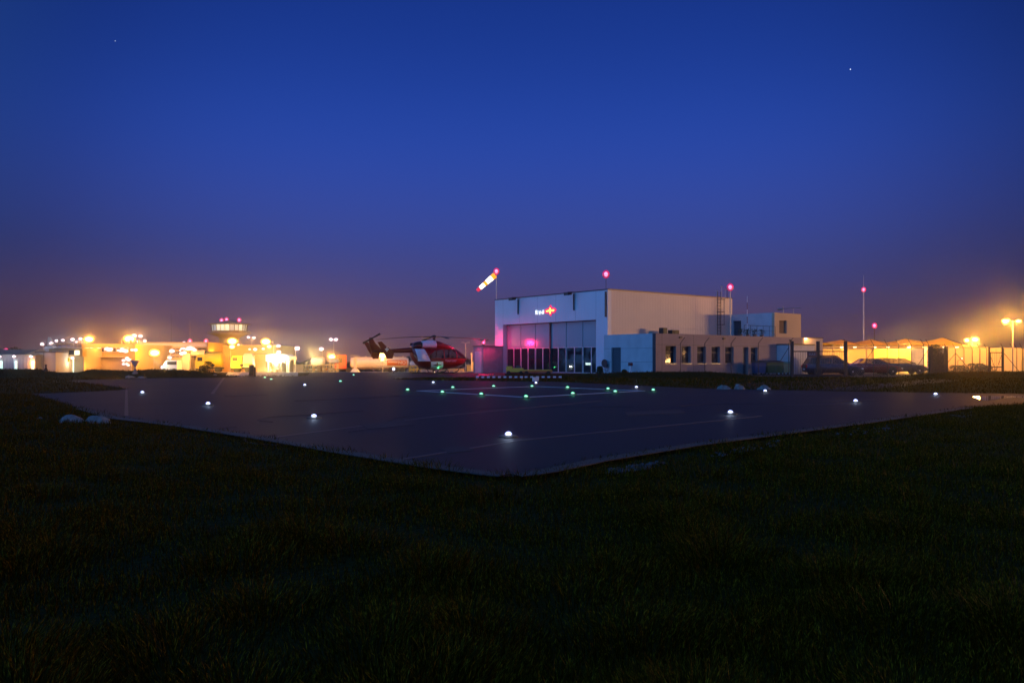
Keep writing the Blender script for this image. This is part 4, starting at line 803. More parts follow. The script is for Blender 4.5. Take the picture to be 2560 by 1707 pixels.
# ------------------------------------------------------------------ perimeter fence
def fpos(px):
    D = 62.0 + (px - 1700) / 860 * 3.0; return (X(px, D), D)
def zg(x, y): return float(height(x, y))
def fence(posts, label, lean=1, brace=(), top=863):
    (xa, ya), (xb, yb) = fpos(posts[0]), fpos(posts[-1]); t = thing('chain_link_fence', label, 'fence', (xa, ya, 0), 0, 'perimeter fence')
    hs = []
    for p in posts:
        x, y = fpos(p); z0 = zg(x, y); zt = Z(top, y); hs.append((x - xa, y - ya, z0, zt))
        MB().tube((x - xa, y - ya, z0 - .05), (x - xa, y - ya, zt), .028).tube((x - xa, y - ya, zt), (x - xa + .30 * lean, y - ya - .12, zt + .42), .02).build('post', 'darksteel', t)
    wr = MB(); 
    for a, c in zip(hs, hs[1:]):
        for f in (.02, .34, .66, .985): wr.tube((a[0], a[1], a[2] + (a[3] - a[2]) * f), (c[0], c[1], c[2] + (c[3] - c[2]) * f), .006, n=4)
        for k in (.3, .65, 1.): wr.tube((a[0] + .3 * lean * k, a[1] - .12 * k, a[3] + .42 * k), (c[0] + .3 * lean * k, c[1] - .12 * k, c[3] + .42 * k), .004, n=4)
        n = int(abs(c[0] - a[0]) / .16)
        for i in range(-13, n):   # diagonal mesh
            for s in (1, -1):
                f0, f1 = i / n, (i + 13) / n
                if s < 0: f0, f1 = f1, f0
                def pt(f, h): 
                    return (a[0] + (c[0] - a[0]) * f, a[1] + (c[1] - a[1]) * f, a[2] + (a[3] - a[2]) * h)
                q0, q1 = (f0, 0.), (f1, 1.)
                lo, hi = 0., 1.
                df = q1[0] - q0[0]
                for bd in (0., 1.):
                    u = (bd - q0[0]) / df
                    if 0 < u < 1:
                        if (bd == 0.) == (df > 0): lo = max(lo, u)
                        else: hi = min(hi, u)
                if hi - lo > .02: wr.tube(pt(q0[0] + df * lo, lo), pt(q0[0] + df * hi, hi), .0022, n=3)
    wr.build('wire_mesh', 'steel', t)
    for px, sgn in brace:
        x, y = fpos(px); z0 = zg(x + sgn * 1.3, y); MB().tube((x - xa, y - ya, Z(top, y) - .3), (x - xa + sgn * 1.35, y - ya, z0), .024).build('brace', 'darksteel', t)
    return t
fence([1701, 1762, 1828, 1896, 1972], 'chain link fence with leaning barbed arms across the annexe wall', 1, [(1972, -1)], 858)
fence([2118, 2184, 2218, 2247, 2278, 2309, 2322], 'chain link fence with posts running in front of the parked cars', -1, [(2184, -1), (2322, -1)], 862)
fence([2368, 2389, 2410, 2431, 2450, 2467], 'chain link fence with leaning barbed arms before the plain tan wall', -1, [(2389, -1), (2389, 1)], 873)
fence([2509, 2532, 2542, 2556, 2590], 'chain link fence right of the braced gate before the bright yellow wall', -1, [(2509, 1)], 872)
def gate(px0, px1, topg, heavy, label, zt_bar, base=944, cross=False, mid=None):
    (xa, ya), (xb, yb) = fpos(px0), fpos(px1); t = thing('gate', label, 'gate', (xa, ya, 0), 0, 'gates in the perimeter fence'); L_ = xb - xa; z0 = zg(xa, ya)
    for q in [px0, px1] + (mid or []):
        x, y = fpos(q); MB().box(x - xa - heavy, x - xa + heavy, y - ya - heavy, y - ya + heavy, z0 - .05, Z(topg, y)).build('gate_post', 'darksteel', t)
    zt = Z(zt_bar, ya); f = MB(); f.box(heavy, L_ - heavy, -.03, .03, zt - .05, zt + .03).box(heavy, L_ - heavy, -.03, .03, z0 + .08, z0 + .16)
    if cross: f.box(heavy, L_ - heavy, -.03, .03, (zt + z0) / 2 - .35, (zt + z0) / 2 - .27).box(heavy, heavy + .06, -.03, .03, z0 + .16, zt - .05).box(L_ - heavy - .06, L_ - heavy, -.03, .03, z0 + .16, zt - .05); f.tube((heavy, .04, zt), (L_ * .5, .04, z0 + .15), .02).tube((L_ - heavy, .04, zt), (L_ * .5, .04, z0 + .15), .02)
    f.build('gate_frame', 'darksteel', t)
    n = int(L_ / .125); b = MB()
    for i in range(1, n): b.tube((L_ * i / n, 0, z0 + .16), (L_ * i / n, 0, zt - .05), .011, n=5)
    b.build('bars', 'darksteel', t)
    return t, xa, ya, z0, zt
t, xa, ya, z0, zt = gate(1980, 2114, 853, .10, 'wide dark barred gate with three thick posts before the nearest cars', 878, mid=[2045])
x, y = fpos(2028); pl = MB().box(x - xa - .38, x - xa + .38, -.05, -.035, Z(892, y), Z(879.5, y)).build('sign_plate', mat('brown_plate', (.16, .07, .05), .6), t)
text(pl, 'LULE', .22, 'marking', (x - xa, -.054, Z(885.5, y)), (R(90), 0, 0))
gate(2473, 2506, 868, .05, 'narrow dark gate with crossed bracing before the yellow wall', 881, cross=True)
# dark mesh double gate with a shrub behind
(xa, ya), (xb, yb) = fpos(2327), fpos(2363); t = thing('gate', 'tall mesh gate between two thick dark posts with a shrub behind it', 'gate', (xa, ya, 0), 0, 'gates in the perimeter fence'); L_ = xb - xa; z0 = zg(xa, ya)
for x in (0, L_): MB().box(x - .11, x + .11, -.11, .11, z0 - .05, Z(866, ya)).build('gate_post', 'darksteel', t)
zt = Z(871, ya); b = MB().box(.11, L_ - .11, -.02, .02, zt - .04, zt).box(.11, L_ - .11, -.02, .02, z0 + .05, z0 + .1)
n = 16; H = zt - z0 - .1
for i in range(-n, n):
    for s in (1, -1):
        p = Vector((L_ * i / n, 0, z0 + .1)); q = Vector((L_ * i / n + H, 0, zt))
        lo = max(0, -p.x / H); hi = min(1, (L_ - p.x) / H)
        if hi - lo > .03:
            a, c = p.lerp(q, lo), p.lerp(q, hi)
            if s < 0: a.x, c.x = L_ - a.x, L_ - c.x
            b.tube(a, c, .014, n=4)
b.build('mesh_leaf', 'darksteel', t)
for px, D, wd, ht, lb, n, sd in [(2338, 67.5, 1.3, 2.5, 'tall dark shrub behind the mesh gate', 1500, 5), (2352, 67.8, 1.0, 1.8, 'lower dark shrub beside the tall one behind the mesh gate', 700, 6), (2395, 68, 1.9, .85, 'low scrub at the foot of the tan wall, left', 900, 7), (2440, 68, 2.0, 1.0, 'low scrub at the foot of the tan wall, right by the braced gate', 1100, 8), (2465, 67, 1.4, .8, 'low scrub behind the thick post of the braced gate', 700, 9), (2297, 86, 2.2, .8, 'olive scrub by the dark wall behind the cars', 700, 10)]:
    bush(px, D, wd, ht, lb, n, sd, 'scrub by the right fence')

# ------------------------------------------------------------------ buildings, walls and canopies on the right
t = thing('outbuilding', 'low tan building with a small lit lamp on its roof edge behind the gate', 'building', (X(1996, 84), 84, 0), 0); wd = X(2057, 84) - X(1996, 84)
h1 = Z(846, 84); b = MB(); b.box(0, .15, 0, .3, -.3, h1).box(.9, wd, 0, .3, -.3, h1).box(.15, .9, 0, .3, 2.25, h1).box(wd - .3, wd, .3, 6, -.3, h1).box(0, .3, .3, 6, -.3, h1); b.build('wall', 'tan', t)
MB().box(-.05, wd + .05, -.05, 6, h1 + .002, h1 + .09).build('roof', 'brown', t); MB().box(.15, .9, .2, .25, 0, 2.25).build('door', mat('ochre_door', (.35, .17, .05), .6), t)
MB().box(.6, .82, -.12, -.005, h1 - .1, h1 + .03).build('wall_lamp', mat('amber_lens', (1, .6, .3), .4, emit=(1., .62, .3), es=9, var=0, lit=False), t); light(t, (.7, -.5, h1 - .1), (1., .5, .18), 60, .08)
t = thing('plant_shelter', 'dark slim pot plant beside the orange door of the tan building', 'potted plant', (X(2006, 82), 82, 0), 0)
MB().lathe([(.16, 0), (.2, .35), (.17, .35)]).build('pot', 'brown', t); b = MB(); r_ = random.Random(4)
for _ in range(120):
    p = Vector((r_.gauss(0, .14), r_.gauss(0, .14), r_.uniform(.35, 1.5))); u = Vector((r_.uniform(-1, 1), r_.uniform(-1, 1), 1)).normalized() * .1; v = u.orthogonal().normalized() * .03; b.add([p - u, p + v, p + u, p - v], [(0, 1, 2, 3)])
b.build('foliage', 'leaf', t); t.name = 'potted_plant'
# tensile canopies
def canopy(px0, pxp, px1, yv0, yp, yv1, D, label):
    x0, xp, x1 = X(px0, D), X(pxp, D), X(px1, D); t = thing('canopy', label, 'canopy', (x0, D, 0), 0, 'canvas canopies behind the car park'); n = 14; rows = 8; v, f = [], []
    zp, z0, z1, ze = Z(yp, D), Z(yv0, D), Z(yv1, D), Z(863, D)
    for j in range(rows + 1):
        u = j / rows; y = -3.2 + 6.4 * u; k = 1 - abs(2 * u - 1)
        for i in range(n + 1):
            s = i / n; x = (x1 - x0) * s; sp_ = (xp - x0) / (x1 - x0)
            r = (z0 + (zp - z0) * (s / sp_) ** 1.15) if s < sp_ else (z1 + (zp - z1) * ((1 - s) / (1 - sp_)) ** 1.15)
            v.append((x, y, ze + (r - ze) * (k ** .75)))
    m = n + 1
    for j in range(rows):
        for i in range(n): f.append((j * m + i, j * m + i + 1, (j + 1) * m + i + 1, (j + 1) * m + i))
    b = MB(); b.add(v, f); o = b.build('canvas', M['canvas_lit'], t, 60); sd = o.modifiers.new('thickness', 'SOLIDIFY'); sd.thickness = .03
    zb = Z(867, D)
    for yy, z_ in ((-3.2, zb), (-3.2, Z(873, D)), (3.2, zb)): MB().tube((0, yy, z_), (x1 - x0, yy, z_), .055).build('beam', 'gold', t)
    for x in (.1,): 
        for y in (-3.2, 3.2): MB().tube((x, y, 0), (x, y, ze), .07).build('post', 'gold', t)
    MB().tube((xp - x0, 0, zb), (xp - x0, 0, zp), .05).tube((xp - x0, 0, zp), (xp - x0 + .9, -3.2, ze + .05), .03).build('strut', 'darksteel', t)
    for q in (.35, .75): MB().box((x1 - x0) * q - .15, (x1 - x0) * q + .15, -2.6, -2.4, zb - .12, zb - .02).build('spot', M['canopy_spot'], t)
    light(t, ((x1 - x0) * .5, -1.0, zb - .45), (1., .46, .08), 1100, .2)
    return t
cm = mat('canvas_lit_sheet', (.78, .50, .08), .85, var=.05, scale=.6); nt = cm.node_tree; bs = nt.nodes['Principled BSDF']; out = nt.nodes['Material Output']
tl = nt.nodes.new('ShaderNodeBsdfTranslucent'); tl.inputs[0].default_value = (.78, .46, .06, 1); mx = nt.nodes.new('ShaderNodeMixShader'); mx.inputs[0].default_value = .5
nt.links.new(bs.outputs[0], mx.inputs[1]); nt.links.new(tl.outputs[0], mx.inputs[2]); nt.links.new(mx.outputs[0], out.inputs['Surface']); M['canvas_lit'] = cm
M['canopy_spot'] = mat('canopy_spot', (1, .8, .5), .4, emit=(1., .8, .5), es=5, var=0, lit=False)
CD = 105.
canopy(2056, 2104, 2137, 857, 849, 856, CD, 'lit yellow canvas canopy, leftmost of four behind the car park')
canopy(2137, 2178, 2218, 856, 848, 856, CD, 'lit yellow canvas canopy, second from left of four')
canopy(2218, 2264, 2309, 856, 846, 854, CD, 'lit yellow canvas canopy, third from left of four')
canopy(2309, 2357, 2385, 854, 843.5, 862, CD, 'lit yellow canvas canopy, rightmost of four, with the steepest end')
def wall(name, label, cat, px0, px1, ytop, D, m, dp=.3, group=None, zb=-.3, ang=0):
    x0, x1 = X(px0, D), X(px1, D); t = thing(name, label, cat, (x0, D, 0), ang, group); MB().box(0, x1 - x0, 0, dp, zb, Z(ytop, D)).build('wall', m, t); MB().box(-.03, x1 - x0 + .03, -.03, dp + .03, Z(ytop, D) + .002, Z(ytop, D) + .07).build('coping', 'gold', t); return t
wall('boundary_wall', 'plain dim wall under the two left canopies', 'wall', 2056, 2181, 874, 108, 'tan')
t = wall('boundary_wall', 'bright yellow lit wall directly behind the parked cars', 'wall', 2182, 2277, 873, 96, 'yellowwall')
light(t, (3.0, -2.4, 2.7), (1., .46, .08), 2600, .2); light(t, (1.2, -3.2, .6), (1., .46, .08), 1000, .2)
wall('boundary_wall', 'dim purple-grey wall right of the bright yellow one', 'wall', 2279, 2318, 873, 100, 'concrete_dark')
wall('gate_pillar', 'pale pinkish pillar left of the tall mesh gate', 'pillar', 2318, 2327, 868, 92, 'tan', .6)
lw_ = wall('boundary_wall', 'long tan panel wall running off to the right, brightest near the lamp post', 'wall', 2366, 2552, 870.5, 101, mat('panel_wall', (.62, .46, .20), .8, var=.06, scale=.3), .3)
b = MB(); wl = X(2552, 101) - X(2366, 101)
for i in range(1, 9): b.box(wl * i / 9 - .015, wl * i / 9 + .015, -.006, 0, 0, Z(871, 101))
b.build('panel_joint', 'brown', lw_)
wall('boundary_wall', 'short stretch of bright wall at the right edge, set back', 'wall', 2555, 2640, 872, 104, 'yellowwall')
t = thing('pipe_rack', 'thin pipes and rails along the top of the long tan wall', 'pipe rack', (X(2370, 103), 103, 0), 0)
b = MB(); b.tube((0, 0, Z(863, 103)), (X(2470, 103) - X(2370, 103), 0, Z(868, 103)), .05).tube((0, 0, Z(868, 103)), (X(2450, 103) - X(2370, 103), 0, Z(868, 103)), .05); b.build('pipe', 'gold', t)
for q in (0, 1.4, 2.9, 4.5): MB().tube((q, 0, 0), (q, 0, Z(865, 103)), .04).build('support', 'gold', t)
b = MB()
t = thing('wall_light', 'tiny white light on a bent bracket in front of the tan wall', 'lamp', (X(2405, 99), 99, 0), 0)
MB().path([(-.5, 0, 0), (-.5, 0, Z(902, 99)), (0, 0, Z(897, 99))], .03).build('bracket', 'darksteel', t); MB().ball((0, 0, Z(896, 99)), .10, n=10).build('lens', 'bulb_w', t, True)
# far yard lamps outside the right edge of the view; the annexe windows mirror them
def street_lamp_far():
    k = 0
    for dx, dy, z, r, wm in [(0, 27.6, 1.1, .42, 1), (3, 26.4, 1.4, .5, 1), (-4, 28.6, 2.6, .3, 0), (3, 28.3, 4.2, .22, 1), (0, 25.6, .9, .35, 1), (-2, 32.0, 1.3, .42, 0), (0, 33.6, 1.2, .45, 1), (2, 32.9, 2.5, .3, 1), (0, 34.3, 3.8, .22, 1), (1, 32.2, 4.2, .2, 1), (0, 31.0, 1.2, .35, 1)]:
        t = thing('yard_lamp', 'low warm yard lamp far beyond the right edge, mirrored in the annexe windows', 'lamp', (262 + dx, 30 + dy, 0), 0, 'yard lamps mirrored in the windows'); MB().tube((0, 0, 0), (0, 0, z), .08).build('pole', 'darksteel', t); MB().ball((0, 0, z), r, n=10).build('lens', M['yard'], t, True); k += 1
M['yard'] = mat('yard_bulb', (1, .7, .4), .5, emit=(1., .50, .16), es=160, var=0, lit=False); street_lamp_far()
# sodium street lamps
def street_lamp(name, px, D, z0, heads, label, col=SOD, power=2500, pole_r=.09, bulb='bulb_s', br=.28, group=None, cat='street lamp', arm_drop=0, polem='steel'):
    x = X(px, D); t = thing(name, label, cat, (x, D, z0), 0, group); zt = max(Z(h[1], D) for h in heads) - z0
    MB().tube((0, 0, 0), (0, 0, zt + .05), pole_r, pole_r * .6).build('pole', polem, t)
    for hp, hy, k in heads:
        hx = X(hp, D) - x; hz = Z(hy, D) - z0; h = MB(); L_ = br * (1.5 if br < .4 else .5)
        big = br > .39
        h.tube((0, 0, zt), (hx, 0, hz + (0 if big else br * .9)), .04)
        if not big: h.loft([[(hx - L_, -.14 - br * .4, hz + br * .85), (hx + L_, -.14 - br * .4, hz + br * .85), (hx + L_, .14 + br * .4, hz + br * .85), (hx - L_, .14 + br * .4, hz + br * .85)], [(hx - L_ * .7, -.1, hz + br * 1.25), (hx + L_ * .7, -.1, hz + br * 1.25), (hx + L_ * .7, .1, hz + br * 1.25), (hx - L_ * .7, .1, hz + br * 1.25)]])
        ho = h.build('lamp_head', polem, t); MB().ball((hx, 0, hz), br * k, 1.15, 1, .85, n=14).build('lens', bulb, ho, True)
        if power: light(t, (hx, 0, hz - .02), col, power * k * k, br * k * 1.2)
    return t
street_lamp('street_lamp', 2532, 94, 0, [(2514, 803, 1.), (2546, 803, .7)], 'tall double lamp post with orange glare, in front of the wall at the right edge', br=.40, power=14000, group='street lamps on the right', polem='cream')
street_lamp('street_lamp', 2430, 112, 0, [(2417, 850.5, .8), (2438, 849, 1.1)], 'low double lamp with orange glare rising over the tan wall', br=.42, power=12000, group='street lamps on the right', polem='cream')
for i, (x, y, z) in enumerate([(104, 60, 7.5), (112, 52, 7.5), (124, 66, 7.5)]):      # unseen lamps added to warm the hangar side wall
    street_lamp('street_lamp', CX + x / y * F, y, 0, [(CX + (x - .6) / y * F, HY - (z - HC) / y * F, 1.)], ['sodium street lamp beyond the right edge, nearest the fence', 'sodium street lamp beyond the right edge, nearest the camera', 'sodium street lamp beyond the right edge, farthest'][i], col=(1., .52, .20), br=.4, power=115000, group='street lamps beyond the right edge')

# ------------------------------------------------------------------ airport on the left
def base(D, x=-50): return fall(x, D)
def bldg(name, label, px0, px1, ytop, D, dp, m, cat='building', roofm='brown', ang=0, edge=.12):
    x0, x1 = X(px0, D), X(px1, D); z0 = base(D); t = thing(name, label, cat, (x0, D, z0), ang); h = Z(ytop, D) - z0; w_ = x1 - x0
    MB().box(0, w_, 0, dp, -.5, h).build('wall', m, t); MB().box(-edge, w_ + edge, -edge, dp + edge, h + .003, h + .18).build('roof', roofm, t)
    t['w'] = 0; del t['w']; return t, w_, h, x0, z0
def panel(t, D, x0, z0, pa, pb, ya, yb, m, name, y0=-.05, y1=-.003):
    return MB().box(X(pa, D) - x0, X(pb, D) - x0, y0, y1, Z(yb, D) - z0, Z(ya, D) - z0).build(name, m, t)
def lampbit(t, x, y, z, r, bulb, col, power, par=None):
    r *= 1.15
    o = MB().ball((x, y, z), r, 1.15, 1, .85, n=12).build('lens', bulb, par or t, True)
    if power: light(t, (x, y - r, z), col, power, r)
    return o
# far tree line closing the horizon
b = MB(); r_ = random.Random(11)
for i in range(2600):
    px = r_.uniform(-200, 1260) if r_.random() < .8 else r_.uniform(2300, 2900); D = 520 + r_.uniform(-12, 12); hh = (2.2 + 1.6 * math.sin(px * .013) + .9 * math.sin(px * .05)) if px < 1300 else 1.5
    x = X(px, D); z = base(D, x) + r_.uniform(0, max(.8, hh + 5.3)); u = Vector((r_.uniform(-1, 1), r_.uniform(-1, 1), r_.uniform(-1, 1))).normalized() * r_.uniform(1.2, 2.2); v = u.orthogonal().normalized() * r_.uniform(.8, 1.6)
    p = Vector((x, D, z)); b.add([p - u, p + v, p + u, p - v], [(0, 1, 2, 3)])
tag(b.build('distant_woods', 'leaf'), 'dark far-off woods along the horizon behind the airport', 'woods', kind='stuff')
# barracks with three lit doorways
D = 150; t = thing('barracks', 'long low ribbed grey building with lit doorways at the far left edge', 'building', (X(-60, D), D, base(D)), 0); x0, z0 = X(-60, D), base(D)
w_ = X(88, D) - x0; h = Z(886, D) - z0; MB().box(0, w_, 0, 9, -.5, h).build('wall', cladding('barrack_cladding', (.34, .31, .33), .6, 0, .7, .8), t)
MB().loft([[(-.4, -.5, h + .003), (-.4, 4.5, h + .95), (-.4, 9.5, h + .003)], [(w_ - 1.6, -.5, h + .003), (w_ - 1.6, 4.5, h + .95), (w_ - 1.6, 9.5, h + .003)]]).build('roof', 'brown', t)
MB().loft([[(w_ - 1.5, -.6, h + .04), (w_ - 1.5, 4.5, h + 1.1), (w_ - 1.5, 4.5, h + .9), (w_ - 1.5, -.6, h - .1)], [(w_ + .3, -.6, h - .25), (w_ + .3, 4.5, h + .2), (w_ + .3, 4.5, h + .0), (w_ + .3, -.6, h - .4)]]).build('gable_end', 'gold', t)
for i, (pa, pb) in enumerate([(-1, 6), (34, 44), (76, 87)]):
    d = panel(t, D, x0, z0, pa, pb, 897, 929, 'concrete', 'doorway', -.08); xx = (X((pa + pb) / 2 + 1.5, D) - x0)
    MB().box(xx - .22, xx + .22, -.11, -.083, .5, 2.0).build('door_glass', 'em_cyan', d); MB().box(xx - .35, xx + .25, -.5, -.1, h - .22, h - .06).build('lamp_housing', 'darksteel', t)
    lampbit(t, xx - .1, -.45, h - .36, .26, 'bulb_w', (.9, .95, 1.), 70)
for i, (px, py, lb) in enumerate([(15, 877, 'small red lamp on a short stem above the ribbed building, brighter one'), (2, 884.5, 'small red lamp at the extreme left edge above the ribbed building')]):
    m = thing('mast', lb, 'mast', (X(px, 165), 165, base(165)), 0, 'red lamps on the left'); MB().tube((0, 0, 0), (0, 0, Z(py, 165) - base(165)), .06).build('pole', 'darksteel', m); red_lamp(m, Z(py, 165) - base(165), 120, .45)
for i, (px, ht, lb) in enumerate([(6, 5.2, 'dim bare tree behind the ribbed building, leftmost'), (38, 5.6, 'dim bare tree behind the ribbed building, middle and broadest'), (60, 4.6, 'dim bare tree behind the ribbed building, rightmost and lowest')]):
    t = thing('tree', lb, 'tree', (X(px, 175), 175, base(175)), 0, 'trees behind the ribbed building'); MB().tube((0, 0, 0), (0, 0, ht * .6), .14, .06).build('trunk', 'trunk', t)
    b = MB(); r_ = random.Random(20 + i)
    for _ in range(420):
        a = r_.uniform(0, 6.28); q = r_.random() ** .5 * 1.5; p = Vector((q * math.cos(a), q * math.sin(a), ht * (.45 + .55 * r_.random()) * (1 - q * .12))); u = Vector((r_.uniform(-1, 1), r_.uniform(-1, 1), 1)).normalized() * .22; v = u.orthogonal().normalized() * .09; b.add([p - u, p + v, p + u, p - v], [(0, 1, 2, 3)])
    b.build('crown', 'leaf', t)
# pale boxy hall
t, w_, h, x0, z0 = bldg('pale_hall', 'plain pale boxy building between the ribbed barracks and the two-storey one', 89, 139, 881.5, 152, 10, 'cream')
MB().box(X(109, 152) - x0, X(110, 152) - x0, -.03, 0, 0, h).build('joint', 'brown', t); light(t, (.8, -2.6, 1.6), SOD, 260, .2)
# two-storey building with overhang
D = 158; t, w_, h, x0, z0 = bldg('two_storey_building', 'brown two-storey building with an overhanging upper floor and glowing ground floor glass', 138, 210, 872, D, 12, 'tan', roofm='gold')
MB().box(-.3, w_ + .5, -1.6, -.003, Z(891, D) - z0, h - .02).build('upper_storey', 'ochre', t)
for i in range(5): MB().box(.3 + i * 1.05, 1.2 + i * 1.05, -1.62, -1.603, Z(887, D) - z0, Z(876, D) - z0).build('upper_window', ['tan', 'tan', 'tan', 'window', 'em_warm'][i], t)
for pa, pb in [(153, 167), (172, 185)]: panel(t, D, x0, z0, pa, pb, 894.5, 931 if pa > 160 else 921, 'em_cyan', 'ground_floor_window', -.06)
for px in (141, 152, 163, 175, 186): MB().tube((X(px, D) - x0, -1.2, h + .2), (X(px, D) - x0, -1.2, h + .9), .05).box(X(px, D) - x0 - .4, X(px, D) - x0 + .4, -1.3, -1.1, h + .8, h + .95).build('roof_vent', 'gold', t)
light(t, (4, -2.0, 1.5), (.6, 1., .8), 60, .4); lampbit(t, X(193.5, D) - x0, -1.75, Z(895, D) - z0, .26, 'bulb_w', WHT, 80)
MB().box(X(182, D) - x0, X(186, D) - x0, -1.9, -1.7, 2.0, 2.7).build('yellow_sign', 'lime', t)
# wide terminal hall, orange lit, with a light band in its upper floor
D = 165; t, w_, h, x0, z0 = bldg('terminal_hall', 'wide orange-lit hall with a glazed upper floor and a blank lower wall', 204, 338, 862, D, 18, 'ochre', roofm='gold')
panel(t, D, x0, z0, 213, 322, 868, 880, 'cream', 'upper_band', -.12); panel(t, D, x0, z0, 213, 322, 891, 893, 'cream', 'ledge', -.9); panel(t, D, x0, z0, 205, 330, 896, 929, 'tan', 'lower_wall', -.3, -.004)
for i in range(11): panel(t, D, x0, z0, 216 + i * 9.6, 223 + i * 9.6, 869.5, 878.5, 'window' if i % 3 else 'em_warm', 'upper_window', -.16, -.125)
for px, py, r in [(233, 873, .34), (268, 874, .22), (272.5, 872.5, .42), (277, 875, .36), (281, 873, .34), (300, 876, .22), (306, 877, .3), (312, 876, .4), (318, 877.5, .42), (313, 901, .28), (322, 896, .34), (325, 899, .34), (313, 910, .25), (321, 910, .22), (325, 913, .22), (343, 875, .34), (334, 875, .24)]:
    lampbit(t, X(px, D) - x0, -.75, Z(py, D) - z0, r, 'bulb_w', SOD, 0)
for px in (230, 262, 296, 326): light(t, (X(px, D) - x0, -2.6, Z(866, D) - z0), SOD, 450, .3)
for px in (225, 270, 310): light(t, (X(px, D) - x0, -7., 1.2), SOD, 300, .3)  # fill lights added before the lower wall, no fixtures here
for i in range(9): MB().box(6.2 + i * .55, 6.5 + i * .55, 1, 1.4, h + .18, h + .4 + .3 * (i % 3)).build('roof_vent', 'gold', t)
# main terminal
D = 200; t, w_, h, x0, z0 = bldg('main_terminal', 'long flat-roofed orange-lit terminal left of the control tower', 330, 520, 857, D, 20, 'ochre', roofm='gold')
panel(t, D, x0, z0, 334, 518, 857.6, 867, 'cream', 'fascia', -.25)
for ya, yb in ((871, 874.5), (878, 885), (890, 893)):
    for i in range(16): panel(t, D, x0, z0, 338 + i * 11.2, 347.5 + i * 11.2, ya, yb, 'window', 'window', -.06)
for px, py, r in [(456, 872, .25), (461, 871.5, .3), (467, 873, .26), (419, 873, .2), (452, 876, .2), (498, 886, .2)]: lampbit(t, X(px, D) - x0, -.5, Z(py, D) - z0, r, 'bulb_w', SOD, 0)
for px in (350, 395, 440, 485): light(t, (X(px, D) - x0, -7, 3.2), SOD, 1300, .4)  # added fill that brightens the terminal front, without lamp bodies
for i, (pa, pb, yt) in enumerate([(465, 478, 883), (480, 487, 884)]): MB().box(X(pa, D) - x0, X(pb, D) - x0, -2.2 - i, -1.2 - i, -.3, Z(yt, D) - z0).build('entrance_pier', 'cream', t)
MB().box(X(487, D) - x0, X(520, D) - x0, -2.4, -2.2, Z(888, D) - z0, Z(875.5, D) - z0).build('sign_panel', 'cream', t)
for px, py, r in [(484, 872, .45), (489, 871, .55), (495, 872, .45), (500, 875, .4), (468, 884, .42), (475, 882, .42)]: lampbit(t, X(px, D) - x0, -3.4, Z(py, D) - z0, r, 'bulb_w', SOD, 0)
light(t, (X(490, D) - x0, -5., Z(876, D) - z0), SOD, 1300, .4)
# annex with dark slot, then broad hall below the tower
D = 215; t, w_, h, x0, z0 = bldg('service_building', 'flat orange-lit building with a dark window slot, between terminal and tower', 516, 560, 864.5, D, 16, 'ochre', roofm='gold')
panel(t, D, x0, z0, 519, 544, 866.5, 872, 'window', 'window', -.05)
D = 210; t, w_, h, x0, z0 = bldg('tower_hall', 'broad orange-lit hall at the foot of the control tower with a framed doorway', 545, 690, 864.5, D, 18, 'ochre', roofm='gold')
panel(t, D, x0, z0, 634, 636, 883, 926, 'brown', 'door_frame', -.1); panel(t, D, x0, z0, 665, 667, 883, 926, 'brown', 'door_frame', -.1); panel(t, D, x0, z0, 636.05, 664.95, 883, 885, 'brown', 'door_lintel', -.1)
for px, py, r in [(626, 873, .24), (640, 873.5, .42), (660, 872, .3), (542, 872.8, .22), (598, 862, .25)]: lampbit(t, X(px, D) - x0, -.7, Z(py, D) - z0, r, 'bulb_w', SOD, 0)
for px in (560, 600, 640, 676): light(t, (X(px, D) - x0, -7.5, 4.2), SOD, 1700, .4)  # fixtureless fill added for the hall wall
# control tower
D = 232; zb = base(D); t = thing('control_tower', 'airport control tower with lit glass cab and three red roof lamps', 'tower', (X(573, D), D, zb), R(20)); s = D / F
MB().lathe([(24 * s, -.5), (24 * s, Z(846, D) - zb), (27 * s, Z(842, D) - zb), (40 * s, Z(837.5, D) - zb)], n=16).build('shaft', 'ochre', t, 30)
MB().lathe([(40 * s, Z(837.4, D) - zb), (52 * s, Z(834.5, D) - zb), (52 * s, Z(833, D) - zb), (30 * s, Z(833, D) - zb)], n=12).build('walkway', 'gold', t)
MB().lathe([(42 * s, Z(832.9, D) - zb), (42 * s, Z(827, D) - zb)], n=12).build('cab_base', 'tan', t)
for i in range(24):
    a0, a1 = 2 * math.pi * i / 24, 2 * math.pi * (i + 1) / 24; r0, r1 = 41 * s, 43 * s; z0_, z1_ = Z(827, D) - zb, Z(812.5, D) - zb
    cb = MB().add([(r0 * math.cos(a0), r0 * math.sin(a0), z0_), (r0 * math.cos(a1), r0 * math.sin(a1), z0_), (r1 * math.cos(a1), r1 * math.sin(a1), z1_), (r1 * math.cos(a0), r1 * math.sin(a0), z1_)], [(0, 1, 2, 3)]).build('cab_glass', 'em_cab' if i % 12 in (3, 4, 5, 8) else 'em_cabdim', t)
for i in range(24):
    a = 2 * math.pi * i / 24; MB().tube((42.2 * s * math.cos(a), 42.2 * s * math.sin(a), Z(827, D) - zb), (43.8 * s * math.cos(a), 43.8 * s * math.sin(a), Z(812, D) - zb), .07, n=5).build('mullion', 'brown', cb)
MB().lathe([(43 * s, Z(812.4, D) - zb), (52 * s, Z(811, D) - zb), (52 * s, Z(810, D) - zb), (36 * s, Z(808, D) - zb), (20 * s, Z(804, D) - zb), (6 * s, Z(801.5, D) - zb)], n=12).build('cab_roof', 'gold', t)
b = MB().lathe([(51 * s, Z(829, D) - zb), (51.4 * s, Z(829, D) - zb), (51.4 * s, Z(828.6, D) - zb), (51 * s, Z(828.6, D) - zb)], n=24)
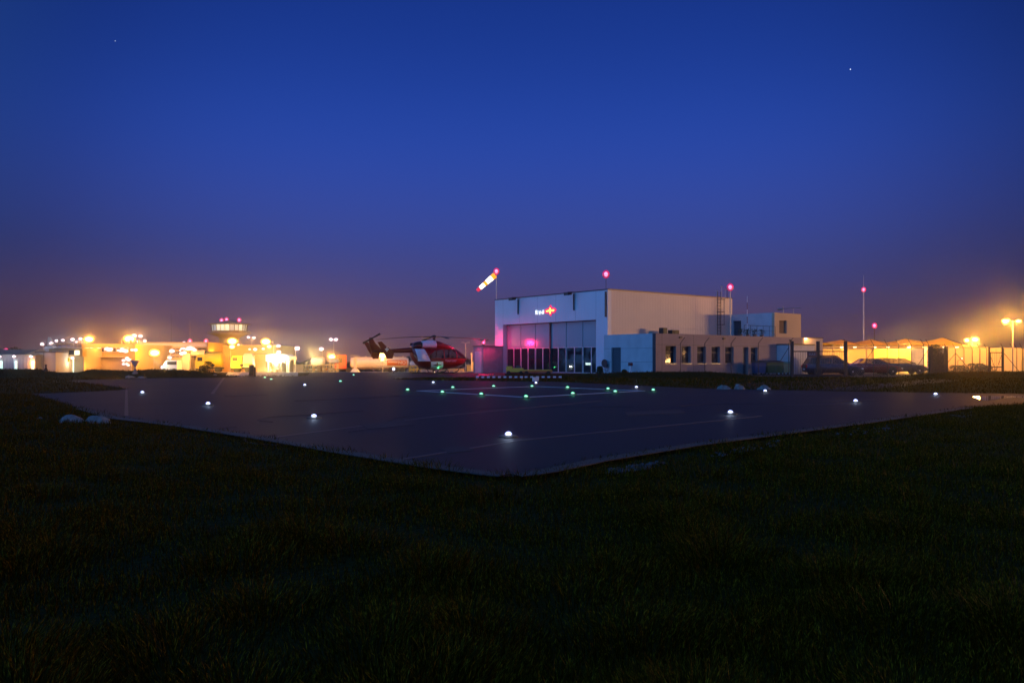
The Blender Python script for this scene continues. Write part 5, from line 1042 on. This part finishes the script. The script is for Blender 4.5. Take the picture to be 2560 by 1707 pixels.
for i in range(16): a = 2 * math.pi * i / 16; b.tube((51.2 * s * math.cos(a), 51.2 * s * math.sin(a), Z(833, D) - zb), (51.2 * s * math.cos(a), 51.2 * s * math.sin(a), Z(828.6, D) - zb), .03, n=5)
b.build('railing', 'gold', t)
for i, (px, py) in enumerate([(554, 801.5), (566.5, 799.5), (598, 800.5)]):
    q = Vector((X(px, D) - X(573, D), 0)); c_, s_ = math.cos(-R(20)), math.sin(-R(20)); x_, y_ = q.x * c_, q.x * s_
    MB().tube((x_, y_, Z(809, D) - zb), (x_, y_, Z(py, D) - zb - .2), .06).build('lamp_stem', 'darksteel', t); red_lamp(t, Z(py, D) - zb, 160, .62, x_, y_)
MB().tube((0, 0, Z(801.5, D) - zb), (0, 0, Z(797, D) - zb), .05).build('roof_aerial', 'gold', t)
# masts on the terminal roof
for px, py, ytip, col, lb in [(475, 855.5, 800, 1, 'red lamp at the foot of a tall whip aerial on the terminal roof'), (515, 853.5, 0, 1, 'red lamp on the right end of the terminal roof')]:
    m = thing('mast', lb, 'mast', (X(px, 201), 201, Z(857, 201)), 0, 'red lamps on the left'); MB().tube((0, 0, 0), (0, 0, .25), .05).build('pole', 'darksteel', m); red_lamp(m, .3, 110, .55)
    if ytip: MB().tube((0, 0, .3), (0, 0, Z(ytip, 201) - Z(857, 201)), .05, .02).build('whip', 'gold', m)
m = thing('mast', 'very thin dark lattice aerial left of the terminal whip aerial', 'mast', (X(428, 230), 230, base(230)), 0); MB().tube((0, 0, 0), (0, 0, Z(785, 230) - base(230)), .07, .03).build('pole', 'darksteel', m)
# tail fin of a parked aircraft seen over the roofs
t = thing('parked_aircraft', 'tail fin of a parked aircraft showing over the pale hall', 'aircraft', (X(125, 240), 240, base(240)), 0)
zz = lambda y: Z(y, 240) - base(240); MB().prism([(-.5, zz(842)), (.1, zz(842)), (1.3, zz(860)), (1.9, zz(872)), (-.9, zz(872))], -.12, .12).build('tail_fin', 'cream', t); MB().tube((-1.2, 0, zz(876)), (12, 0, zz(884)), 1.2, 1.7, 16).build('fuselage', 'cream', t)
for x in (2, 9): MB().tube((x, 0, 0), (x, 0, zz(884)), .2).build('landing_gear', 'darksteel', t)

# lamp posts; white metal-halide lamps and orange sodium floodlights
def L1(px, py, D, label, kind='w', k=1., power=None, pole=None, group='white lamps on thin poles', pr=.06):
    bulb, col, pw, br = {'w': ('bulb_w', WHT, 500, .40), 's': ('bulb_s', SOD, 13000, .80)}[kind]
    heads = [(px, py, 1.)] if not isinstance(px, (list, tuple)) else [(a, c, 1.) for a, c in zip(px, py)]
    pole = pole or (heads[0][0] + 3 if len(heads) == 1 else sum(h[0] for h in heads) / 2)
    return street_lamp('street_lamp' if kind == 'w' else 'floodlight', pole, D, base(D), heads, label, col, pw if power is None else power, pr, bulb, br * k, group, 'street lamp' if kind == 'w' else 'floodlight', polem='cream')
L1(105, 860.5, 190, 'white lamp on a thin pole over the pale hall, leftmost of the row'); L1(128, 858.5, 190, 'white lamp on a thin pole over the pale hall, right beside the aircraft tail')
L1(140.5, 852, 215, 'white lamp over the left end of the two-storey building, left of two', power=300); L1(157, 850.5, 215, 'white lamp over the left end of the two-storey building, right of two', power=300)
L1(181, 848.5, 200, 'white lamp over the right end of the two-storey building', k=1.1); L1(201, 847, 200, 'white lamp just left of the first orange floodlight'); L1(190.5, 855, 230, 'small white lamp low between two brighter ones left of the first orange floodlight', k=.8, power=200)
L1(335, 839, 185, 'large white lamp touching the glare of the second orange floodlight', k=1.2); L1(351, 840, 185, 'white lamp right of the second orange floodlight, upper one'); L1(345.5, 854.5, 190, 'white lamp right of the second orange floodlight, lower one', k=1.05); L1(362, 852.5, 190, 'white lamp standing alone over the left end of the terminal roof', k=.85)
L1(430, 877.5, 170, 'white lamp in front of the terminal above the white van', k=1.2, pole=426.); L1(424, 894, 165, 'small white lamp low on a pole above the white van', power=200, k=.9)
L1(460, 856.5, 205, 'white lamp on the terminal roof left of the whip aerial', power=300); L1(406, 918, 150, 'small pinkish white lamp low beside the white van', power=150, k=.8, pole=408.)
L1([621, 635], [843, 844], 225, 'twin white lamp between tower and the right-hand floodlight', pole=629.); L1([827, 839.5], [848.5, 849], 185, 'twin white lamp over the red truck', pole=834.5)
L1(696.5, 864.5, 195, 'white lamp above the fuel canopy, upper one', pole=684., k=1.1); L1(697, 880, 185, 'white lamp touching the fuel canopy roof', pole=707., k=1.1); t_ = L1(743, 870.5, 138, 'white lamp on a pale pole between fuel canopy and cream tank', pole=738.5, k=1.); light(t_, (3, -1, 3.0), (1., .62, .16), 2000, .3); light(t_, (-2.5, -1, 3.0), (1., .62, .16), 1500, .3); L1(803, 872.5, 185, 'pinkish white lamp over the cream tank', pole=806., k=1.2)  # the two warm lights are fills added for the racks
fg = 'orange floodlights over the apron'
L1(222, 848, 178, 'large orange floodlight with glare over the left half of the wide hall', 's', 1.15, group=fg, pole=216.); L1(323, 847.5, 175, 'largest orange floodlight, over the right end of the wide hall', 's', 1.35, 22000, group=fg, pole=321.)
L1(386, 882, 165, 'orange floodlight on a bright pole in front of the terminal', 's', 1.15, 14000, group=fg, pole=385.); 
street_lamp('floodlight', 576, 92, base(92), [(580.5, 853, 1.), (580, 867, .62)], 'orange floodlight with two stacked lamps in front of the control tower', SOD, 3600, .04, 'bulb_s', .50, fg, 'floodlight', polem='cream')
street_lamp('floodlight', 684, 96, base(96), [(664.5, 854, 1.), (673, 866, .55)], 'orange floodlight with glare at the right end of the tower hall', SOD, 3600, .04, 'bulb_s', .52, fg, 'floodlight', polem='cream')
L1(829, 892, 171, 'orange lamp with glare between cream tank and red truck', 's', .9, 16000, group=fg, pole=833.)
street_lamp('floodlight', 957, 166, base(166), [(956, 889, 1.), (956, 899, .5)], 'orange lamp glaring behind the helicopter tail', SOD, 16000, .07, 'bulb_s', .85, fg, 'floodlight', polem='cream')
# unlit twin lamp and posts right of the helicopter
t = thing('street_lamp', 'unlit twin-armed lamp post right of the helicopter nose', 'street lamp', (X(1164, 170), 170, base(170)), 0); zz = lambda y: Z(y, 170) - base(170)
MB().tube((0, 0, 0), (0, 0, zz(858)), .07).tube((0, 0, zz(858)), (-.5, 0, zz(856)), .04).tube((0, 0, zz(858)), (.5, 0, zz(856)), .04).build('pole', 'cream', t)
for s in (-1, 1): MB().box(s * .6 - .25, s * .6 + .25, -.12, .12, zz(856) - .06, zz(856) + .06).build('lamp_head', 'cream', t, bevel=.03)
t = thing('bollard_post', 'tall pale pinkish post between helicopter nose and the store', 'post', (X(1179.5, 120), 120, base(120)), 0); MB().tube((0, 0, 0), (0, 0, Z(884, 120) - base(120)), .09).lathe([(.16, Z(884, 120) - base(120)), (.16, Z(882.5, 120) - base(120))]).build('post', 'cream', t); light(t, (-1.5, -2., 2.), SOD, 700, .2)
t = thing('bollard_post', 'short yellow post beside the tall pale one', 'post', (X(1183, 118), 118, base(118)), 0); MB().tube((0, 0, 0), (0, 0, Z(904, 118) - base(118)), .08).build('post', 'lime', t)
t, w_, h, x0, z0 = bldg('kiosk', 'small yellow-lit kiosk behind the two posts', 1167, 1186, 914, 125, 2, 'yellowwall', cat='kiosk', roofm='gold')

# ---- fuel canopy, tanks, racks and trucks
D = 150; t = thing('fuel_canopy', 'brightly lit white canopy roof on pillars on the apron', 'canopy', (X(674, D), D, base(D)), 0); zz = lambda y: Z(y, D) - base(D); w_ = X(732, D) - X(674, D)
MB().loft([[(0, -2.4, zz(903)), (w_, -2.4, zz(899)), (w_, 2.4, zz(899)), (0, 2.4, zz(903))], [(0, -2.4, zz(887)), (w_, -2.4, zz(892)), (w_, 2.4, zz(892)), (0, 2.4, zz(887))], [(w_ * .3, -2.2, zz(884.5)), (w_ * .85, -2.2, zz(886)), (w_ * .85, 2.2, zz(886)), (w_ * .3, 2.2, zz(884.5))]]).build('canopy_roof', 'paintwhite', t)
for x in (.3, w_ * .62, w_ - .2):
    for y in (-2, 2): MB().tube((x, y, 0), (x, y, zz(900)), .09).build('pillar', 'cream', t)
for q in (.15, .4, .65, .9): MB().box(w_ * q - .3, w_ * q + .3, -1.9, -1.3, zz(904) - .02, zz(903) - .02).build('ceiling_lamp', 'bulb_w', t)
for q in (.2, .5, .85): light(t, (w_ * q, -1.6, zz(905)), (1., .78, .38), 1900, .3)
light(t, (w_ * .5, -4.6, zz(890)), (1., .85, .5), 900, .3)
t = thing('fuel_tank', 'white cone-bottomed tank standing under the lit canopy', 'tank', (X(692, 147), 147, base(147)), 0); zz = lambda y: Z(y, 147) - base(147)
MB().lathe([(.3, zz(924)), (.75, zz(914)), (.80, zz(907)), (.55, zz(904.5))], n=20).build('vessel', 'paintwhite', t, True)
for a in range(4): MB().tube((.5 * math.cos(R(45 + 90 * a)), .5 * math.sin(R(45 + 90 * a)), 0), (.6 * math.cos(R(45 + 90 * a)), .6 * math.sin(R(45 + 90 * a)), zz(912)), .06).build('leg', 'cream', t)
def rack(name, label, cat, px0, px1, yt, D, m='gold', n=4, tanks=0, dark=None):
    x0 = X(px0, D); w_ = X(px1, D) - x0; z0 = base(D); h = Z(yt, D) - z0; t = thing(name, label, cat, (x0, D, z0), 0, 'racks and cages on the apron')
    b = MB()
    for i in range(n + 1):
        for y in (0, 1.4): b.box(w_ * i / n - .05, w_ * i / n + .05, y - .05, y + .05, 0, h)
    for z in (.35, h * .5, h - .06):
        for y in (0, 1.4): b.box(.051, w_ - .051, y - .035, y + .035, z - .05, z + .05)
    b.build('frame', m, t)
    if dark: MB().box(.06, w_ - .06, .1, 1.3, .1, h - .12).build('load', dark, t)
    for i in range(tanks): MB().lathe([(.12, .40), (.26, .45), (.28, h * .42), (.1, h * .47)], (w_ * (i + .5) / tanks, .6, 0), n=12).build('drum', ['cream', 'orange', 'tank'][i % 3], t, 40)
rack('storage_cage', 'tall dark slatted cage right of the fuel canopy', 'cage', 733, 758, 911, 148, 'brown', 6, 0, 'brown'); rack('storage_rack', 'open yellow-lit rack full of drums left of the cream tank', 'rack', 760, 792, 912, 149, 'gold', 3, 6); rack('storage_cage', 'narrow dark cage beneath the cream tank', 'cage', 792, 801, 914, 147, 'brown', 2, 0, 'brown')
rack('storage_rack', 'low rack of pipes and drums left of the red truck', 'rack', 802, 842, 911, 149, 'gold', 4, 5); rack('storage_rack', 'rack of small gear between dark cabinet and fuel canopy', 'rack', 645, 676, 918, 150, 'gold', 3, 6); rack('ground_equipment', 'cluttered yellow-lit gear under the helicopter tail boom', 'rack', 1023, 1052, 914, 125, 'lime', 3, 4); rack('ground_equipment', 'low pale crates seen beneath the helicopter cabin', 'rack', 1053, 1078, 924, 120, 'cream', 2, 3)
rack('ground_equipment', 'orange-lit low trolley rack seen behind the helicopter skids', 'rack', 1098, 1158, 922, 118, 'gold', 5, 6)
def tank_on_frame(px0, px1, yt, yb, D, label, m='tank'):
    x0, x1 = X(px0, D), X(px1, D); z0 = base(D); r = (Z(yt, D) - Z(yb, D)) / 2; zc = Z((yt + yb) / 2, D) - z0; t = thing('storage_tank', label, 'tank', ((x0 + x1) / 2, D, z0), 0, 'cream tanks on the apron'); w_ = (x1 - x0) / 2
    MB().lathe([(r * .5, -w_), (r * .9, -w_ + .12), (r, -w_ + .35), (r, w_ - .35), (r * .9, w_ - .12), (r * .5, w_)], (0, 0, zc), 24, 'x').build('vessel', m, t, 50)
    b = MB(); 
    for x in (-w_ * .7, w_ * .7): b.box(x - .1, x + .1, -r * .7, r * .7, .0, zc - r * .7)
    b.build('saddle', 'gold', t); MB().box(-w_ * .8, w_ * .8, -.4, .4, zc + r - .02, zc + r + .08).build('walkway', 'gold', t)
tank_on_frame(778, 812, 892.5, 913, 152, 'bright cream tank lying on saddles, over the storage rack'); tank_on_frame(822, 848, 897, 908, 156, 'smaller dim tank lying behind the left of the red truck'); tank_on_frame(1025, 1046, 902, 917, 135, 'rounded cream tank end just behind the helicopter cabin')
def wheels(t, xs, w_, r=.5):
    for x in xs:
        for s in (-1, 1):
            q = MB().lathe([(r * .55, -.14), (r, -.12), (r, .12), (r * .55, .14)], (x, s * w_, r), axis='y', n=18).build('wheel', 'black', t, 50); MB().lathe([(0, -.10), (r * .5, -.10), (r * .5, .10), (0, .10)], (x, s * w_, r), axis='y', n=12).build('rim', 'rim', q)
def cab(t, x0, m, L_=2.2, H=3.3, w_=1.22, z0=.75):
    c = MB().loft([[(x0, -w_, z0), (x0 + L_, -w_, z0), (x0 + L_, w_, z0), (x0, w_, z0)], [(x0, -w_, 2.2), (x0 + L_, -w_, 2.0), (x0 + L_, w_, 2.0), (x0, w_, 2.2)], [(x0, -w_, H), (x0 + L_ - .35, -w_ * .97, H), (x0 + L_ - .35, w_ * .97, H), (x0, w_, H)]]).build('cab', m, t, bevel=.06)
    k = (H - 2.0); MB().loft([[(x0 + L_ + .01, -w_ * .9, 2.02), (x0 + L_ + .01, w_ * .9, 2.02), (x0 + L_ - .04, w_ * .9, 2.02), (x0 + L_ - .04, -w_ * .9, 2.02)], [(x0 + L_ - .23, -w_ * .88, 2.0 + k * .72), (x0 + L_ - .23, w_ * .88, 2.0 + k * .72), (x0 + L_ - .28, w_ * .88, 2.0 + k * .72), (x0 + L_ - .28, -w_ * .88, 2.0 + k * .72)]]).build('windscreen', 'window', c)
    for s in (-1, 1):
        MB().box(x0 + L_ * .35, x0 + L_ * .8, s * (w_ + .012) - .01, s * (w_ + .012) + .01, 2.0, 2.0 + k * .6).build('side_window', 'window', c); MB().box(x0 + L_ - .02, x0 + L_ + .05, s * w_ * .75 - .18, s * w_ * .75 + .18, z0 + .1, z0 + .35).build('headlight', 'headlight', c, bevel=.03)
        MB().box(x0 + L_ - .1, x0 + L_ + .05, s * (w_ + .2) - .06, s * (w_ + .2) + .06, 2.2, 2.9).build('mirror', 'black', c, bevel=.02)
    MB().box(x0 + L_, x0 + L_ + .1, -w_, w_, z0 - .35, z0 + .05).build('bumper', 'concrete_dark', c, bevel=.03)
    MB().box(x0 + L_ + .005, x0 + L_ + .03, -w_ * .6, w_ * .6, z0 + .45, z0 + .95).build('grille', 'black', c)
# articulated road tanker
D = 182; t = thing('tanker_truck', 'long cream road tanker with a bright red cab and an orange logo panel', 'truck', (X(937, D), D, base(D)), R(192)); s_ = D / F
xc = 52 * s_ / .978; cab(t, xc + 1.4, 'roadred', 2.5, 3.75, 1.25, .8); MB().box(xc + .2, xc + 3.6, -.5, .5, .55, .85).build('chassis', 'black', t)
xr = -83 * s_ / .978; r = 1.12; zc = 2.05
MB().lathe([(r * .55, xr), (r * .93, xr + .15), (r, xr + .5), (r, xc + .1), (r * .93, xc + .5), (r * .55, xc + .7)], (0, 0, zc), 32, 'x').build('tank', 'tank', t, 50)
MB().box(xr + .3, xc + .2, -.6, .6, .7, 1.05).build('trailer_frame', 'brown', t); MB().box(xr + .6, xc - .2, -.35, .35, zc + r - .03, zc + r + .12).build('walkway', 'cream', t)
for i in range(5): MB().lathe([(.22, 0), (.22, .16), (.05, .2)], (xr + 1.3 + i * 2.0, 0, zc + r + .12), n=12).build('hatch', 'cream', t)
wheels(t, [xr + 1.5, xr + 2.8, xr + 4.1, xc + 1.0, xc + 3.2], 1.05)
lg = MB(); xa, xb = -(1014 - 937) * s_ / .978, -(966 - 937) * s_ / .978   # left side (+y) faces us
n = 8
for i in range(n):
    a0, a1 = R(-32 + 64 * i / n), R(-32 + 64 * (i + 1) / n); q = r + .006
    lg.add([(xa, q * math.cos(a0), zc + q * math.sin(a0)), (xb, q * math.cos(a0), zc + q * math.sin(a0)), (xb, q * math.cos(a1), zc + q * math.sin(a1)), (xa, q * math.cos(a1), zc + q * math.sin(a1))], [(0, 1, 2, 3)])
lgo = lg.build('logo_panel', 'logo', t)
text(lgo, 'NO', 1.05, 'tank', (xa + 1.05, r + .02, zc), (R(90), 0, R(180)), 'lettering', .01)
for z in (.12, .32): MB().box(xa + 2.0, xb - .25, r + .008, r + .03, zc + z - .06, zc + z + .04).build('swoosh', 'tank', lgo)
for px, lb in [(532, 'low work floodlight aimed at the yellow tank vehicle, its back to the helipad'), (604, 'low work floodlight aimed at the pale box-bodied truck, its back to the helipad')]:  # made-up fixtures, added as fill for the two trucks
    t = thing('floodlight', lb, 'floodlight', (X(px, 141), 141, base(141)), 0, 'low work floodlights by the trucks'); MB().tube((-.25, 0, 0), (0, 0, 1.0), .03).tube((.25, 0, 0), (0, 0, 1.0), .03).build('stand', 'darksteel', t)
    MB().box(-.28, .28, -.08, .08, 1.0, 1.4).build('housing', 'darksteel', t, bevel=.02); MB().box(-.24, .24, .082, .09, 1.04, 1.36).build('lens', 'bulb_s', t); light(t, (0, .35, 1.2), (1., .50, .06), 4200, .15)
light(bpy.data.objects['control_tower'], (3, -11, 7), SOD, 2600, .5)  # uplight added for the tower shaft, no fixture
def small_tanker(px0, px1, D, label, rz, m='lime', H=2.9, tankr=1.15, bx=False):
    s_ = D / F; L_ = (px1 - px0) * s_; t = thing('tanker_truck', label, 'truck', (X((px0 + px1) / 2, D), D, base(D)), rz, 'trucks on the apron'); cab(t, L_ / 2 - 1.9, m, 1.9, H * .92, 1.15, .7)
    MB().box(-L_ / 2, L_ / 2 - 1.6, -.5, .5, .6, .9).build('chassis', 'black', t)
    if bx: MB().loft([[(-L_ / 2, -1.15, .9), (L_ / 2 - 2.1, -1.15, .9), (L_ / 2 - 2.1, 1.15, .9), (-L_ / 2, 1.15, .9)], [(-L_ / 2 + .05, -1.15, H - .3), (L_ / 2 - 2.15, -1.15, H - .3), (L_ / 2 - 2.15, 1.15, H - .3), (-L_ / 2 + .05, 1.15, H - .3)], [(-L_ / 2 + .3, -.8, H + .15), (L_ / 2 - 2.4, -.8, H + .15), (L_ / 2 - 2.4, .8, H + .15), (-L_ / 2 + .3, .8, H + .15)]]).build('box_body', 'cream', t)
    else:
        MB().lathe([(tankr * .7, -L_ / 2), (tankr, -L_ / 2 + .3), (tankr, -L_ / 2 + 2.9), (tankr * .9, -L_ / 2 + 3.1)], (0, 0, H - tankr * .8), 24, 'x').build('tank', 'lime', t, 50); MB().box(-L_ / 2 + 3.1, L_ / 2 - 2.0, -1, 1, .9, 2.5).build('pump_housing', 'cream', t, bevel=.05)
    wheels(t, [-L_ / 2 + .9, L_ / 2 - 1.0], 1.0, .48)
    for q in (.2, .5, .8): MB().box(-L_ / 2 + (L_ - 2.3) * q - .3, -L_ / 2 + (L_ - 2.3) * q + .3, 1.16 if bx else tankr * .2, (1.19 if bx else tankr * .2 + .03), 1.1, 1.6).build('locker_door', 'gold', t)
    return t
small_tanker(493, 558, 150, 'yellow tank vehicle with a rounded tank right of the entrance piers', R(188), tankr=1.35, H=3.4); 
small_tanker(580, 634, 148, 'pale box-bodied truck behind the dark cabinet', R(186), bx=True, H=3.2); 
# white van, red car, airstair
D = 145; t = thing('parked_van', 'white van with open tailgate shade in front of the terminal', 'van', (X(431, D), D, base(D)), R(175)); MB().loft([[(-1.3, -.9, .4), (1.5, -.9, .4), (1.5, .9, .4), (-1.3, .9, .4)], [(-1.3, -.9, 1.3), (1.35, -.9, 1.2), (1.35, .9, 1.2), (-1.3, .9, 1.3)], [(-1.25, -.8, 2.1), (.75, -.8, 2.1), (.75, .8, 2.1), (-1.25, .8, 2.1)]]).build('body', 'paintwhite', t, bevel=.05); wheels(t, [-.8, 1.0], .82, .34)
MB().loft([[(1.36, -.7, 1.22), (1.36, .7, 1.22), (1.33, .7, 1.22), (1.33, -.7, 1.22)], [(.84, -.65, 2.0), (.84, .65, 2.0), (.81, .65, 2.0), (.81, -.65, 2.0)]]).build('windscreen', 'window', t); MB().box(-1.2, .5, .87, .915, 1.3, 1.85).build('side_window', 'window', t); light(t, (1.6, 2.2, 1.8), (1., .8, .45), 260, .2)
cr_ = car(152, 158, 'red car glinting before the glowing ground floor glass', 'roadred', 'estate', R(180), 3.0, 'far cars'); cr_.location.z = base(158)
D = 168; t = thing('airstair', 'pale mobile stair tower between the red cab and the cream tank trailer', 'airstair', (X(888, D), D, base(D)), 0); zz = lambda y: Z(y, D) - base(D)
MB().box(-.25, .25, -.25, .25, 0, zz(895)).build('column', 'cream', t); MB().box(-.9, .9, -.6, .6, zz(895), zz(894)).build('platform', 'cream', t); MB().loft([[(-.9, -.7, 0), (.9, -.7, 0), (.9, .7, 0), (-.9, .7, 0)], [(-.4, -.4, .7), (.4, -.4, .7), (.4, .4, .7), (-.4, .4, .7)]]).build('base', 'concrete', t)
b = MB()
for i in range(7): b.tube((-.9 + i * .3, -.6, zz(894)), (-.9 + i * .3, -.6, zz(888.5)), .03)
b.tube((-.9, -.6, zz(888.5)), (.9, -.6, zz(888.5)), .03); b.build('railing', 'cream', t)
# near small things on the bank
t = thing('cabinet', 'dark upright cabinet at the apron edge in front of the tower hall', 'cabinet', (X(631, 64), 64, -.02), R(12)); MB().box(-.24, .12, -.2, .2, 0, Z(911, 64)).build('casing', 'brown', t, bevel=.01); MB().box(.14, .24, -.15, .2, 0, Z(916, 64)).build('side_casing', 'darksteel', t, bevel=.01); MB().box(-.2, .08, -.215, -.202, .1, .85).build('door', 'trunk', t)
D = 60; x = X(338, D); t = thing('funnel_marker', 'pale hourglass-shaped marker of two cones on the left bank', 'marker', (x, D, zg(x, D) - .03), 0); zb = zg(x, D); zt = lambda y: Z(y, D) - zb
MB().lathe([(.012, zt(919)), (.30, zt(900)), (.28, zt(899.3)), (.2, zt(900.5))], n=24).build('upper_cone', 'cone', t, 40); MB().lathe([(.42, zt(942)), (.17, zt(930)), (.05, zt(921)), (.012, zt(919.1))], n=24).build('lower_cone', 'rock', t, 60)
D = 61; x = X(115, D); t = thing('field_marker', 'small dark marker with a round knob on a cone on the far left bank', 'marker', (x, D, zg(x, D) - .02), 0); MB().lathe([(.16, 0), (.05, .34), (.03, .40)], n=14).build('cone', 'black', t); MB().ball((0, 0, .46), .075, n=12).build('knob', 'black', t, True)
D = 57; x = X(145, D); t = thing('marker_stake', 'thin dark stake on the left bank before the red car', 'stake', (x, D, 0), 0); MB().tube((0, 0, -.05), (0, 0, .5), .012).build('stake', 'darksteel', t)
D = 63; t = thing('hydrant', 'tiny dark hydrant on the bank left of the dark cabinet', 'hydrant', (X(524, D), D, zg(X(524, D), D)), 0); MB().lathe([(.05, 0), (.05, .16), (.07, .17), (.03, .22)], n=10).build('hydrant_body', 'black', t)
for px, lb, n in [(507, 'dark twiggy bush on the left bank before the yellow tank vehicle, smaller', 260), (520, 'dark twiggy bush on the left bank before the yellow tank vehicle, larger', 420)]: bush(px, 76, .9 if n < 300 else 1.2, .75 if n < 300 else 1.15, lb, n, n, 'bushes on the left bank')

# stars
for i, (px, py) in enumerate([(2126, 174), (288, 103)]):
    D = 1500; o = MB().ball((0, 0, 0), 1.0 if i == 0 else .75, n=8).build('star', mat('starlight_%d' % i, (1, 1, 1), .5, emit=(.8, .85, 1.), es=1.2 if i == 0 else .6, var=0, lit=False)); o.location = (X(px, D), D, Z(py, D)); tag(o, ['faint star in the upper right of the sky', 'very faint star in the upper left of the sky'][i], 'star')
# air: thin, even evening haze that the lamps light up
hz = MB().box(-420, 420, -25, 600, -10, 24).build('haze', 'black'); hz['kind'] = 'stuff'; hz['label'] = 'thin even evening haze over the airfield'; hz['category'] = 'haze'
hm = bpy.data.materials.new('evening_haze'); hm.use_nodes = True; nt = hm.node_tree; nt.nodes.remove(nt.nodes['Principled BSDF'])
pv = nt.nodes.new('ShaderNodeVolumePrincipled'); pv.inputs['Color'].default_value = (.85, .87, .92, 1); pv.inputs['Density'].default_value = .0005; pv.inputs['Anisotropy'].default_value = .98
nt.links.new(pv.outputs[0], nt.nodes['Material Output'].inputs['Volume']); hz.data.materials.clear(); hz.data.materials.append(hm)
